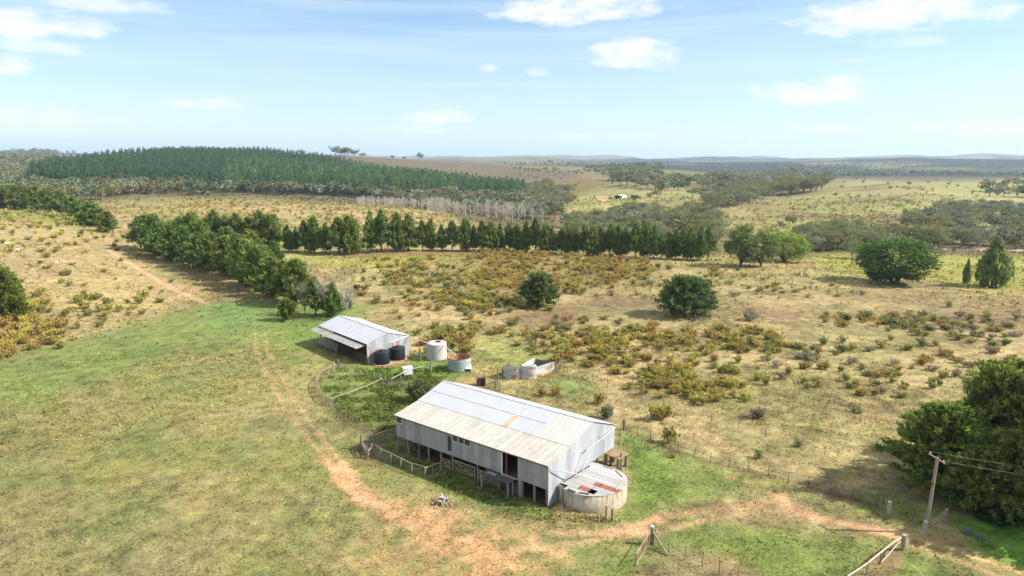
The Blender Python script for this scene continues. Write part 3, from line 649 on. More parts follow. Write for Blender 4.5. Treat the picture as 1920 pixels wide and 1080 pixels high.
# ------------------------------------------------------------------ windbreaks
G1='pines in the far left windbreak on the hill'; G2='pines in the diagonal windbreak'; G3='pines in the long row across the middle'
for i,(x,y,h,wd) in enumerate([(6,389,42,36),(28,391,46,40),(50,392,45,42),(72,395,48,42),(94,397,46,44),(116,399,44,42),(138,403,34,40),(152,412,38,46),(172,423,46,56),(203,435,40,44),(-14,388,44,40)]):
    tree('pine_tree',BUSHY[i%3],x,y,h,wd*1.1,'pine','%s pine'%('bushy' if h<44 else 'tall dark'),G1)
W2=[(264,466,66,54),(284,472,66,56),(306,480,68,56),(327,487,68,56),(350,493,70,60),(374,500,72,60),(398,508,76,62),(424,516,80,64),(446,524,80,66),(470,534,84,68),(492,545,86,70),(514,556,84,68),(535,566,82,66),(556,572,88,62),(478,520,84,66),(430,502,80,64),(520,538,80,60),(380,488,74,60)]
for i,(x,y,h,wd) in enumerate(W2): tree('pine_tree',BUSHY[i%3] if i%4 else PINES[3],x,y,h*random.uniform(.9,1.12),wd*1.15,'pine','%s pine'%('small' if h<70 else ('bushy dark' if i%2 else 'tall bushy')),G2)
tree('pine_tree',PINES[3],592,592,74,62,'pine','thin yellow-green pine with bare lower trunk',G2)
tree('pine_tree',BUSHY[2],626,592,64,50,'pine','small dense pine at the near end',G2)
tree('pine_tree',BUSHY[0],652,580,26,22,'pine','very small pine sapling',G2)
tree('pine_tree',BUSHY[1],540,600,42,44,'pine','low bright pine in front',G2)
W3=[(338,452,50,40),(362,454,54,44),(386,458,56,44),(404,460,58,48),(425,462,60,48),(446,464,62,50),(468,466,64,50),(490,468,64,50),(512,470,62,46)]
W3+=[(541,472,52,26),(556,472,50,26),(572,474,52,30),(590,474,58,34),(612,475,62,38),(636,477,76,50),(658,477,64,46),(696,473,70,44),(716,472,68,44),(745,471,72,48),(766,470,70,48),(792,470,58,28),(808,470,54,24),(828,470,55,28),(848,470,62,32),(872,471,58,30),(888,470,54,26),(904,471,54,28),(920,471,56,30),(938,471,56,28)]
x=955
i=0
while x<1336:
    f_=(x-955)/380.; W3.append((x,471+f_*19+random.uniform(-1,1),random.uniform(50,62),random.uniform(26,34))); x+=random.uniform(13,19)
for i,(x,y,h,wd) in enumerate(W3):
    ds='wide dark' if wd>=44 else ('narrow' if wd<=27 else ('tall' if h>57 else 'mid sized'))
    tree('pine_tree',(PINES if i%3 else BUSHY)[i%3] if x>530 else (BUSHY+PINES)[i%7],x,y,(h+2)*random.uniform(.84,1.16),wd*random.uniform(1.0,1.35),'pine',ds+' pine',G3)
for i in range(20):   # low growth under the west end of the row
    pass
# single conifers and garden trees
S=[('pine_tree',LONE[0],1015,573,62,72,'lone','dense round topped dark pine standing alone in the scrub paddock'),
('pine_tree',LONE[1],1283,592,74,86,'lone','spreading pine with two short trunks standing alone in the scrub paddock'),
('conifer_tree',ROUND[0],1675,532,94,144,'lone','huge rounded dark green tree beside the yellow creek flat'),
('column_tree',COLM,1860,538,90,58,'lone','broad upright olive green tree on the yellow flat at the right'),
('column_tree',COLM,1811,532,46,14,'lone','slim young upright tree left of the broad upright tree'),
('round_tree',ROUND[1],1390,500,84,84,'lone','tall dark rounded tree at the right end of the long pine row'),
('round_tree',ROUND[1],1426,500,72,76,'lone','dark bluish rounded tree against the light green rounded tree'),
('round_tree',ROUND[2],1470,491,62,100,'lone','light green rounded tree at the creek bend'),
('pine_tree',BIG[0],8,603,104,92,'lone','dark bushy pine cut by the left edge of the picture')]
for a in S: REG.append([tree(*a[:6],a[6],a[7]),'done',0,0,0,a[7],None])
REG[:]=[r for r in REG if r[1]!='lone']
GB='big pines at the lower right'
for a in [(1762,925,165,170,'broad light green pine at the outer end'),(1850,905,215,190,'tall dense pine'),(1925,870,190,200,'dark pine'),(1975,950,270,230,'tall pine reaching out of the picture'),(1825,955,120,130,'low spreading pine'),(1890,960,150,150,'bushy pine in front'),(2070,1000,260,240,'pine outside the picture')]:
    p=at(a[0],a[1]); o=tree('pine_tree',BIG[len(REG)%2],a[0],a[1],a[2],a[3],'done','',None,hm=a[2]*mpp(p)*1.08)
    REG[-1][5]=a[4]+' in the clump beside the power pole'; REG[-1][1]='done'
# ------------------------------------------------------------------ eucalypt woods
def inpoly(x,y,P):
    c=False
    for i in range(len(P)):
        x1,y1=P[i];x2,y2=P[(i+1)%len(P)]
        if (y1>y)!=(y2>y) and x<(x2-x1)*(y-y1)/(y2-y1)+x1: c=not c
    return c
def scatter(P,n,mind):
    xs=[p[0] for p in P]; ys=[p[1] for p in P]; out=[]
    for _ in range(n*30):
        x=random.uniform(min(xs),max(xs)); y=random.uniform(min(ys),max(ys))
        if inpoly(x,y,P) and all(((x-a)**2+((y-b)*2.2)**2)>mind**2 for a,b in out): out.append((x,y))
        if len(out)>=n: break
    return out
EB=[('creek',[(1490,448),(1560,446),(1640,452),(1740,456),(1990,455),(1990,468),(1740,468),(1640,470),(1500,476)],42,13,(34,46),'at the creek on the right'),
('scrub',[(1700,412),(1800,392),(1990,388),(1990,440),(1760,438),(1700,430)],38,14,(24,32),'on the slope above the creek at the right'),
('row',[(1060,425),(1180,408),(1330,405),(1350,440),(1340,465),(1060,462)],55,13,(30,40),'in the gully behind the long pine row'),
('shedleft',[(985,360),(1050,352),(1080,368),(1050,410),(1000,405),(960,385)],34,11,(20,28),'left of the distant open shed'),
('shedback',[(1140,338),(1270,340),(1310,352),(1270,360),(1180,352),(1140,348)],22,12,(18,24),'behind the distant open shed'),
('strip',[(1320,382),(1400,362),(1545,346),(1550,356),(1440,372),(1340,398)],40,10,(24,32),'in the dark strip right of the distant shed'),
('upstrip',[(1290,344),(1480,330),(1540,334),(1400,350),(1300,358)],26,11,(18,24),'above the dark strip right of the distant shed'),
('rightup',[(1830,352),(1990,348),(1990,372),(1860,372)],18,14,(18,25),'at the right edge below the blue hills')]
EP=[]
for key,P,n,md,(h0,h1),ph in EB:
    for (x,y) in scatter(P,n,md): EP.append((x,y,random.uniform(h0,h1),ph))
for q in ((1480,424,22,'alone on the open paddock'),(1462,428,16,'alone on the open paddock'),(1567,370,9,'alone on the open paddock'),(1190,380,17,'beside the distant open shed'),(1217,372,10,'right of the distant open shed'),(1232,370,16,'right of the distant open shed'),(1298,370,18,'right of the distant open shed'),(1335,386,26,'at the foot of the dark strip'),(1240,362,20,'behind the distant open shed'),
          (1704,348,9,'on the crest of the right paddock'),(1545,470,34,'at the creek on the right'),(1600,485,38,'at the creek on the right')): EP.append(q)
valley=scatter([(-30,352),(120,352),(240,345),(480,345),(600,352),(760,362),(960,378),(1050,400),(1040,415),(860,398),(720,378),(640,368),(480,366),(230,368),(180,376),(-30,390)],430,6)
valley=[(x,y,random.uniform(19,28),'in the valley below the pine plantation') for x,y in valley]
EP=sorted(EP,key=lambda q:-q[2]); 
indiv=EP[:]+sorted(valley,key=lambda q:-q[1])[:max(0,262-len(EP))]
stuffv=[v for v in valley if v not in indiv]
for k,(x,y,h,ph) in enumerate(indiv):
    big=h>22; pr_=EUC[k%4] if big else (LOEM[k%5],)
    tree('eucalypt_tree',pr_,x,y,h,h*random.uniform(1.2,1.65)*(1 if big else 1.1),'euc','%s eucalypt '%(('olive green','dull green','pale grey-green','brownish')[k%4] if big else ('olive green','dull green','pale grey-green','brownish','dark green')[k%5])+ph,'eucalypts '+ph,parts=big)
GH='trees along the bare ridge'
for x,r,h in ((628,1500,19),(640,1500,17),(652,1500,16),(664,1500,15),(646,1510,18)):
    p=at_r(x,r,288); tree('eucalypt_tree',(LOEM[4],),x,288,h,22,'done','',None,P=p,parts=False,hm=h*mpp(p),wm=24*mpp(p)); REG[-1][5]='%s tree in the dark clump on top of the ridge'%{628:'leftmost',640:'second from left',652:'second from right',664:'rightmost',646:'rearmost'}[x]
for x,r,h,wd,d in ((515,1500,7,6,'tiny tree on the skyline above the plantation'),(564,1500,9,11,'small umbrella shaped tree on the skyline left of the dark clump'),(736,1480,6,11,'small rounded bush tree right of the hilltop clump'),(757,1480,5,8,'tiny bush tree left of the tall umbrella tree'),(788,1500,15,13,'tall umbrella shaped tree alone on the ridge'),(1032,2600,10,11,'dark round tree on the skyline right of the ridge'),(680,1450,9,14,'dark tree just below the hilltop clump'),(859,1460,4,4,'tiny lone tree near the end of the ridge')):
    p=at_r(x,r,290); tree('eucalypt_tree',EUC[1] if wd>10 and h>8 else (LOEM[1],),x,290,h,wd,'done','',None,P=p,parts=(wd>10 and h>8),hm=h*mpp(p)*1.1,wm=wd*mpp(p)*1.3); REG[-1][5]=d
# plantation
pp=[]
def plant_in(a,r): 
    px=960+F*math.tan(a)*1.006
    lo=np.interp(px,[55,130,240,480,720,870,985],[790,745,730,715,695,690,690]); hi=np.interp(px,[55,100,240,480,560,720,860,985],[900,1180,1240,1360,1290,1060,880,770])
    return 55<px<985 and lo<r<hi
r=690
while r<1390:
    st=6.6 if r<1000 else 8; da=st/r; a=az_el(50,330)[0]
    while a<az_el(990,330)[0]:
        a+=da*random.uniform(.8,1.2); r2=r+random.uniform(-3,3)
        if plant_in(a,r2): pp.append((r2,a))
    r+=6.5 if r<800 else 9 if r<1000 else 11
pp.sort(); 
front=[]; seen={}
for q in pp:
    b=int((q[1]+1)*150)
    seen[b]=seen.get(b,0)+1
    if seen[b]<=2 and len(front)<170: front.append(q)
fs=set(front); rest=[q for q in pp if q not in fs]
def pcol(r_,a):
    px=960+F*math.tan(a); l=px>430 and r_<1050+float(fbm(np.array([px]),np.array([r_]),120,5,3)[0]-.5)*500
    return random.choice([2,5,1,2,0]) if l else random.choice([0,1,3,4,0,3])
def plh(x,y): return 16+8*float(fbm(np.array([x]),np.array([y]),160,77,3)[0])
for k,(r_,a) in enumerate(front):
    x,y=r_*math.sin(a),r_*math.cos(a); z=float(ground(x,y)); h=plh(x,y)*random.uniform(.9,1.1); px,py=proj(x,y,z)
    pc=pcol(r_,a); tree('pine_tree',(LOPM[pc],),px,py,h/mpp((x,y,z)),8,'pine','%s plantation pine'%('lighter green' if pc in (2,5) else ('mid green' if pc in (1,4) else 'dark bluish')),'pines along the front edge of the plantation',P=np.array([x,y,z]),parts=False,hm=h,wm=random.uniform(5.2,6.8))
merge_stuff('pine_plantation',LOPINE,[(r_*math.sin(a),r_*math.cos(a),random.uniform(7.5,9.5),plh(r_*math.sin(a),r_*math.cos(a))*random.uniform(.88,1.1),pcol(r_,a)) for r_,a in rest],'dense dark green pine plantation covering the hillside on the left','plantation')
# distant woodland masses
dp=[]
def dscat(P,n,h0,h1,mind=3):
    for (x,y) in scatter(P,n,mind):
        p=at(x,y); m=mpp(p); hh=random.uniform(h0,h1)*m; dp.append((p[0],p[1],hh*1.25,hh,random.randrange(5)))
for v in stuffv:
    p=at(v[0],v[1]); dp.append((p[0],p[1],v[2]*mpp(p)*1.2,v[2]*mpp(p),random.randrange(5)))
dscat([(-60,294),(60,294),(110,292),(60,330),(120,345),(60,360),(-60,360)],520,11,18,4)
dscat([(60,350),(300,340),(560,342),(700,350),(760,362),(480,356),(240,352)],90,13,20,8)
dscat([(-60,290),(120,288),(200,284),(260,281),(240,290),(100,297),(-60,300)],60,5,7,5)
dscat([(1100,318),(1240,312),(1240,322),(1130,334)],70,8,12,6)
dscat([(1170,332),(1240,330),(1240,338),(1170,340)],26,11,15,6)
dscat([(960,318),(1110,322),(1100,328),(980,324)],20,5,9,6)
dscat([(1440,310),(1560,318),(1700,322),(1700,326),(1560,324),(1440,316)],90,4,7,5)
dscat([(1440,338),(1560,334),(1700,328),(1830,329),(1830,332),(1700,331),(1560,338)],60,8,13,8)
dscat([(1780,330),(1990,326),(1990,334)],30,6,11,8)
dscat([(1240,308),(1960,304),(1960,316),(1240,318)],150,3,5,6)
dscat([(930,306),(1240,308),(1240,314),(960,312)],120,3,6,6)
dscat([(1500,300),(1960,298),(1960,303),(1500,304)],90,2,3.5,5)
for q_,n_,a_,b_ in ((EB[0][1],34,26,38),(EB[1][1],40,18,27),(EB[2][1],45,24,32),(EB[5][1],30,18,26)): dscat(q_,n_,a_,b_,9)
dscat([(1320,350),(1560,338),(1540,350),(1340,372)],40,15,20,9)
merge_stuff('distant_woodland',LOEUC,dp,'grey green woodland in distant bands below the skyline','woodland')
# bare poplars
bp=[]
for k in range(56): bp.append((random.uniform(668,800),random.uniform(470,500),random.uniform(9,12)))
for k in range(96): bp.append((random.uniform(800,1020),random.uniform(400,455),random.uniform(9,14)))
for k,(x,r_,h) in enumerate(bp):
    p=at_r(x,r_,400); s=mpp(p); px,py=proj(*p)
    z2=max(0,(YY(r_,np.interp(x,[668,800,900,1020],[388,398,408,425]))-p[2]))
    tree('bare_poplar',BARE[k%3],px,py,h/s,10,'pop','pale leafless poplar in the %s thicket'%('upper' if k<56 else 'lower'),'bare poplars behind the hill crest',P=p,hm=h*.7+z2,wm=h*1.0)
p=at_r(808,452,400); tree('bright_poplar',COLM,806,400,26,20,'done','',None,P=p,hm=12,wm=8); REG[-1][5]='bright yellow green leafy tree among the bare poplars'
p=at(650,600); tree('bare_tree',GREYBARE,652,600,60,46,'done','',None); REG[-1][5]='grey leafless tree behind the hay shed'
for x,y,h in ((572,590,50),(607,594,58)):
    tree('bare_tree',GREYBARE,x,y,h,40,'done','',None); REG[-1][5]='dead grey %s trunk among the pines near the hay shed'%('leaning' if x<600 else 'bare')
# ------------------------------------------------------------------ shrubs
def shrub_proto(seed,col,n=150):
    rs=np.random.default_rng(seed); C=[];D=[];Q=[];S=[]
    st=[(rs.normal(0,.17),rs.normal(0,.17),rs.uniform(.6,1)) for _ in range(11)]
    for i in range(n):
        sx,sy,sh=st[i%11]; t_=rs.uniform(.15,1)**.8; p=np.array([sx*t_**.6*1.5+rs.normal(0,.075),sy*t_**.6*1.5+rs.normal(0,.075),sh*t_]); C.append(p); D.append(np.array([sx,sy,1.1])); 
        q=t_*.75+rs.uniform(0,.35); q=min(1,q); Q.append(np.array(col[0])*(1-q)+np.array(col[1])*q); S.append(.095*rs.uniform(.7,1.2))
    return leafmesh('s',np.array(C),np.array(S),3,np.array(Q),dirs=np.array(D),elong=1.7,jit=.35)
SC={'olive':((.17,.14,.055),(.36,.33,.085)),'rusty brown':((.20,.13,.055),(.42,.28,.085)),'golden':((.18,.15,.055),(.48,.40,.09)),'dull green':((.12,.125,.05),(.26,.27,.095)),'grey brown':((.20,.17,.12),(.33,.28,.19))}
SK=list(SC); SPD={}
for i,k in enumerate(SK): SPD[k]=[shrub_proto(300+i*3+j,SC[k]) for j in range(3)]
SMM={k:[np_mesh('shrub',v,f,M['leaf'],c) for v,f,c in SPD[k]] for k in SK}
SH=[]
def shr(P,n,h0,h1,pal,md=4,clump=0):
    cs=scatter(P,n if not clump else max(4,n//clump),md if not clump else 20)
    pts=cs if not clump else [(x+random.gauss(0,13),y+random.gauss(0,5)) for x,y in cs for _ in range(clump)]
    dn=lambda x,y: float(fbm(np.array([x*1.]),np.array([y*2.4]),70,66,3)[0])
    for x,y in pts:
        x+=random.gauss(0,16); y+=random.gauss(0,4)*min(1,max(.3,(y-300)/200))
        if dn(x,y)<random.uniform(.18,.48): continue
        SH.append((x,y,random.uniform(h0,h1),random.choice(pal)))
O,RB,GO,DG,GBn='olive','rusty brown','golden','dull green','grey brown'
shr([(1110,622),(1200,612),(1290,622),(1430,620),(1480,650),(1420,662),(1300,660),(1180,655),(1110,640)],150,9,15,[O,O,GO,RB,O],9)
shr([(1020,648),(1100,640),(1180,652),(1310,700),(1290,745),(1200,728),(1090,690),(1020,672)],135,11,17,[O,O,GO,RB],10)
shr([(1190,690),(1330,668),(1410,690),(1420,720),(1330,760),(1250,740)],60,12,19,[O,GO,O,RB],13)
shr([(1400,640),(1560,640),(1900,640),(1900,700),(1640,745),(1480,720)],110,10,17,[O,O,RB,DG,GBn],20)
shr([(870,476),(980,472),(1200,490),(1240,515),(1120,540),(1000,540),(950,560),(880,520)],520,6,11,[RB,RB,GO,RB,O],5)
shr([(700,490),(860,486),(900,510),(990,560),(880,590),(800,560),(700,510)],200,7,11,[O,RB,GO,DG],8)
shr([(790,555),(990,560),(1000,590),(860,588)],70,9,14,[O,DG,GO,RB],9)
shr([(670,500),(780,500),(820,560),(760,600),(670,560)],36,8,13,[O,RB,O],18)
shr([(780,610),(900,600),(1010,620),(1080,640),(1020,665),(900,640),(800,650)],42,10,15,[O,RB,DG],16)
shr([(805,630),(890,625),(900,665),(820,660)],26,14,20,[O,O,RB],10)
shr([(1000,600),(1160,600),(1110,650),(1000,640)],60,7,12,[O,RB,GBn],12)
shr([(1100,560),(1250,560),(1500,560),(1640,550),(1500,540),(1250,520)],60,5,9,[GBn,DG,RB],14)
shr([(1550,588),(1700,592),(1800,610),(1700,622),(1560,606)],60,8,14,[DG,O,DG,RB],9)
shr([(1700,596),(1900,600),(1900,640),(1720,630)],60,8,13,[DG,O,GBn],12)
shr([(1080,500),(1380,505),(1400,530),(1280,540),(1100,530)],70,5,9,[RB,RB,GO],9)
shr([(1340,505),(1500,515),(1560,550),(1400,555)],40,5,8,[RB,DG,GBn],12)
shr([(250,395),(450,374),(640,382),(800,402),(850,425),(700,435),(420,425),(250,420)],380,4,7,[RB,GO,O,GO],7)
shr([(700,432),(860,432),(860,455),(700,452)],26,5,8,[RB,GO],8)
shr([(0,400),(180,415),(240,470),(120,480),(0,475)],70,6,10,[O,GO,DG],10)
shr([(0,600),(60,570),(120,600),(110,650),(0,668)],40,14,22,[O,GO,RB],12)
shr([(60,560),(250,555),(290,575),(180,620),(80,620)],34,10,17,[O,O,DG],20)
shr([(60,470),(260,480),(330,560),(120,560)],24,6,12,[DG,O],26)
shr([(1500,330),(1900,345),(1900,395),(1560,420),(1380,440),(1400,390)],140,3,6,[GBn,DG,DG,RB],10)
shr([(1640,400),(1770,405),(1770,425),(1650,422)],60,4,7,[RB,GBn],5)
shr([(1430,425),(1600,425),(1600,440),(1430,440)],30,4,7,[DG,RB],6)
shr([(980,350),(1120,340),(1000,385)],50,3,5,[RB,GBn,GBn],5)
shr([(880,325),(1080,325),(1080,340),(900,345)],40,3,5,[GBn,DG],7)
NEAR=[(1228,782,28,O),(1246,782,30,O),(1257,826,34,O),(1124,754,22,O),(1415,782,22,GBn),(1424,782,20,GBn),(1424,858,18,DG),(1320,757,22,O),(1400,752,16,O),(1360,722,14,GO),(1043,738,18,RB),(1016,740,16,RB),(1498,838,12,DG),(1180,728,16,O),(1240,722,16,O),(1290,730,18,GO),(1476,700,16,O),(1504,690,14,O),(1680,706,13,O),(1690,746,13,O),(1640,740,14,O),(1600,772,10,DG),(1612,775,10,DG),(1440,668,14,O),(1262,858,9,O),
      (84,617,20,GO),(147,614,16,O),(205,580,14,O),(226,582,14,O),(250,580,12,O),(60,600,18,RB),(30,640,26,GO),(55,612,24,GO),(1077,548,16,RB),(1060,548,16,RB),(1092,548,14,RB),(1135,782,26,DG),(1780,575,14,DG)]
for q in NEAR: SH.append(q)
keep=[]
for q in SH:
    x,y,h,c=q
    if 560<x<1200 and 700<y<980 and q not in NEAR: continue
    if (580<x<700 and 590<y<690) : continue
    keep.append(q)
def sz(q):
    return q[2]
keep.sort(key=lambda q:-sz(q)); ind=keep[:285]; rst=keep[285:]
def wordof(h): return 'large' if h>=18 else ('medium' if h>=13 else 'small')
for k,(x,y,h,c) in enumerate(ind):
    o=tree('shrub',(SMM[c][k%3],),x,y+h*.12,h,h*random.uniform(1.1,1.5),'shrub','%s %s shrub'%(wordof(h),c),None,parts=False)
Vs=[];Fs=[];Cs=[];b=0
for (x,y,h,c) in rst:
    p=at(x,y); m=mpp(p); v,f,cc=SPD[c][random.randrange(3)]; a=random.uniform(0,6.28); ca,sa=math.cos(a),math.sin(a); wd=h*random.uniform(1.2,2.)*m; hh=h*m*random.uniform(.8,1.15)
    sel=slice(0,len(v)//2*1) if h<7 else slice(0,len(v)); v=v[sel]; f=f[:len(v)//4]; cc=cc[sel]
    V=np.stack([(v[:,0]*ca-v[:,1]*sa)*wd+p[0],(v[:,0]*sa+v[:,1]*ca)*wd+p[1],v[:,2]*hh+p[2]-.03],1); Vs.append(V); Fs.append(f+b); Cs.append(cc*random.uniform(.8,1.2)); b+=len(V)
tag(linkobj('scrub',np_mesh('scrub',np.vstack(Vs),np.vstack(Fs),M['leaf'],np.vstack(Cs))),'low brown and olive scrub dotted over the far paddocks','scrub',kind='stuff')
# ------------------------------------------------------------------ grass
def grass(name,n,region,h0,h1,wd,kk,label,greenk=1.,rcol=None):
    P=[]
    xs=[p[0] for p in region]; ys=[p[1] for p in region]
    u=RNG.uniform(0,1,(n*3,2)); X=min(xs)+u[:,0]*(max(xs)-min(xs)); Y=min(ys)+u[:,1]*(max(ys)-min(ys))
    ins=np.zeros(len(X),bool)
    for i in range(len(region)):
        x1,y1=region[i];x2,y2=region[(i+1)%len(region)]
        c=((y1>Y)!=(y2>Y))&(X<(x2-x1)*(Y-y1)/((y2-y1) or 1e-9)+x1); ins^=c
    X,Y=X[ins][:n],Y[ins][:n]; ms=fbm(X,Y,2.2,88,4); ok=ms>np.quantile(ms,.30); X,Y=X[ok],Y[ok]
    Z=ground(X,Y); c=gcolor_at(X,Y)*RNG.uniform(.8,1.6,(len(X),1))*np.array([1,1.,.9]); 
    S=RNG.uniform(h0,h1,len(X)); C=np.stack([X,Y,Z+S*.4],1)
    V,Fc,cc=leafmesh('g',C,S,kk,c*greenk,up=1.2,elong=1.3,jit=.45); V=V
    return tag(linkobj(name,np_mesh(name,V,Fc,M['leaf'],cc)),label,'grass',kind='stuff')
def tussock(n,r0,r1,size):
    l=RNG.uniform(math.log(r0),math.log(r1),n); a=RNG.uniform(-.70,.70,n); X=np.exp(l)*np.sin(a); Y=np.exp(l)*np.cos(a)
    d=fbm(X,Y,22,401,4)*.6+fbm(X,Y,3.,411,3)*.4; ok=(d>RNG.uniform(.40,.62,n)); 
    c=gcolor_at(X,Y); ok&=(c[:,1]>.07)&(c[:,0]<c[:,1]*1.42)&((c[:,0]>c[:,1]*.98)|(RNG.uniform(0,1,n)<.25)); X,Y=X[ok],Y[ok]; c=c[ok]
    c=c*(RNG.uniform(.95,1.75,(len(X),1)))*np.where(RNG.uniform(0,1,(len(X),1))<.35,np.array([[.85,.95,.7]]),np.array([[1.02,.93,.8]]))
    S=size*np.hypot(X,Y)*RNG.uniform(.5,1.3,len(X)); Z_=ground(X,Y); C=np.stack([X,Y,Z_+S*.18],1)
    V,Fc,cc=leafmesh('g',C,S,3,c,up=.6,elong=.8,jit=.35); V[:,2]=np.maximum(V[:,2],np.repeat(Z_,12)+.01)
    return tag(linkobj('tussock_grass',np_mesh('tussock_grass',V,Fc,M['leaf'],cc)),'dry tussocks scattered over the paddocks','grass',kind='stuff')
tussock(95000,85,700,.0026)
wr=lambda *q:[tuple(at(*p)[:2]) for p in q]
grass('grass',90000,wr((-80,1130),(2000,1130),(2000,760),(1500,700),(1000,690),(400,640),(-80,700)),.05,.15,.1,2,'short dry and green grass tufts over the near paddocks')
grass('weeds',12000,wr((600,720),(640,692),(760,690),(870,690),(830,712),(745,790),(740,812),(700,808),(640,778)),.10,.26,.13,2,'rank green weeds filling the small stockyards')
grass('tall_grass',3500,wr((720,835),(800,872),(850,885),(930,918),(1010,955),(1160,975),(1190,960),(1180,985),(1000,975),(900,945),(800,900),(700,850)),.10,.26,.12,2,'longer grass along the shaded side of the woolshed')
# ================================================================== buildings
def atz(px,py,z):
    d=ray(px,py); t_=(z-H)/d[2]; return np.array([d[0]*t_,d[1]*t_,z])
I_ROOFN=iron('zinc_roof',(.47,.475,.49),(.38,.39,.41),0,seam=.2,rough=.5,metal=.1,vary=.06)
I_ROOFC=iron('cream_roof',(.50,.47,.41),(.35,.32,.27),0,rust=.12,seam=.45,rough=.6,metal=.05,vary=.16)
I_ROOFE=iron('pale_end_roof',(.49,.47,.43),(.41,.39,.35),0,seam=.18,rough=.6,metal=.05,vary=.15)
I_WALLF=iron('grey_wall_iron',(.38,.38,.385),(.24,.24,.245),0,rust=.08,seam=.25,rough=.6,metal=.15,rustcol=(.16,.10,.06))
I_WALLG=iron('pale_gable_iron',(.40,.415,.435),(.27,.29,.315),1,seam=.18,rough=.6,metal=.15,vary=.3,streak=(.9,.9,.2))
I_HAYR=iron('hay_roof_iron',(.47,.48,.50),(.38,.39,.41),0,rust=.0,seam=.15,rough=.5,metal=.1,vary=.14)
I_HAYA=iron('awning_iron',(.44,.44,.44),(.32,.31,.29),0,rust=.5,seam=.2,rough=.6,metal=.1,rustcol=(.33,.22,.15))
I_HAYG=iron('rusty_gable_iron',(.40,.42,.44),(.28,.29,.30),1,rust=.40,seam=.3,rough=.6,metal=.1,rustcol=(.30,.14,.07),vary=.5,streak=(.9,.9,.16))
I_TANKR=iron('tank_roof_iron',(.42,.43,.45),(.30,.28,.25),1,rust=.1,seam=.4,rough=.6,metal=.1,rustcol=(.36,.27,.17),streak=(.25,.9,.9))
I_RUST=iron('rusted_sheet',(.30,.12,.06),(.20,.075,.04),1,seam=.2,rough=.8,metal=0)
def wall_holes(mb,x0,x1,z0,z1,holes,y,th=.03):
    xs=sorted({x0,x1,*[h[0] for h in holes],*[h[1] for h in holes]}); zs=sorted({z0,z1,*[h[2] for h in holes],*[h[3] for h in holes]})
    for i in range(len(xs)-1):
        for j in range(len(zs)-1):
            cx,cz=(xs[i]+xs[i+1])/2,(zs[j]+zs[j+1])/2
            if any(h[0]<cx<h[1] and h[2]<cz<h[3] for h in holes): continue
            a,b,c,d=xs[i],xs[i+1],zs[j],zs[j+1]
            mb.quad((a,y,c),(b,y,c),(b,y,d),(a,y,d)); mb.quad((a,y+th,c),(a,y+th,d),(b,y+th,d),(b,y+th,c))
    for h in holes: # reveals
        a,b,c,d=h; mb.quad((a,y,c),(a,y+th,c),(a,y+th,d),(a,y,d)); mb.quad((b,y,c),(b,y,d),(b,y+th,d),(b,y+th,c)); mb.quad((a,y,d),(a,y+th,d),(b,y+th,d),(b,y,d))
OW=(-12.87,71.65,0); RW=R(-38.12); LW,WW=20.62,12.3
ws=thing('woolshed',OW,RW,'long raised iron woolshed with white and cream roof sheets and grey front wall','shed')
holes=[(.12,.95,3.33,4.03),(7.84,8.37,2.12,3.75),(8.53,11.01,3.38,4.10),(15.2,17.05,1.76,4.14)]
mb=MB(); wall_holes(mb,0,LW,1.72,4.16,holes,0); mb.build('front_wall',I_WALLF,ws)
MB().slab([(LW,0,0.0),(LW,1.72,0.0),(LW,1.72,4.5),(LW,0,4.16)],.03).build('gable_wall',I_WALLG,ws) if False else None
mb=MB()
def gab(x,mat,name,lo):
    m=MB(); ys=[0,1.66,3.5,7.2,7.8,WW]; zt=lambda y: 4.16+(4.74-4.16)*y/3.5 if y<=3.5 else (4.74+(5.95-4.74)*(y-3.5)/4.3 if y<=7.8 else 5.95-(5.95-4.2)*(y-7.8)/(WW-7.8))
    for a,b in zip(ys[:-1],ys[1:]):
        za=0 if (lo and b<=1.67) else (1.3 if lo and b<=7.21 else 1.72)
        m.quad((x,a,za),(x,b,za),(x,b,zt(b)),(x,a,zt(a))); m.quad((x-.03,a,za),(x-.03,a,zt(a)),(x-.03,b,zt(b)),(x-.03,b,za))
    m.build(name,mat,ws)
gab(LW,I_WALLG,'gable_wall',True); gab(.03,I_WALLF,'gable_wall',False)
m=MB(); wall_holes(m,0,LW,1.72,4.2,[],WW-.03); m.build('back_wall',I_WALLG,ws)
m=MB(); m.box(.05,LW-.05,.05,WW-.05,1.66,1.75); m.build('floor',M['darkwood'],ws)
m=MB(); m.slab([(-.15,-.18,4.19),(LW+.12,-.18,4.19),(LW+.12,3.62,4.83),(-.15,3.62,4.83)],.03); rf=m.build('lower_roof',I_ROOFC,ws)
m=MB(); m.slab([(-.15,3.5,4.84),(16.4,3.5,4.84),(16.4,5.7,5.46),(-.15,5.7,5.46)],.03).slab([(-.15,5.62,5.47),(16.4,5.62,5.47),(16.4,7.82,6.05),(-.15,7.82,6.05)],.03); up=m.build('upper_roof',I_ROOFN,ws)
m=MB(); m.slab([(16.4,3.5,4.84),(LW+.12,3.5,4.84),(LW+.12,7.82,6.05),(16.4,7.82,6.05)],.03); m.build('end_roof',I_ROOFE,ws)
m=MB(); m.slab([(-.15,7.8,6.05),(LW+.12,7.8,6.05),(LW+.12,WW+.2,4.22),(-.15,WW+.2,4.22)],.03); m.build('back_roof',I_ROOFN,ws)
m=MB(); m.slab([(12.35,3.52,4.862),(12.95,3.52,4.862),(12.95,5.66,5.462+.02),(12.35,5.66,5.462+.02)],.01); m.build('tan_sheet',plain('tan_fibreglass',(.46,.34,.2),.6),up)
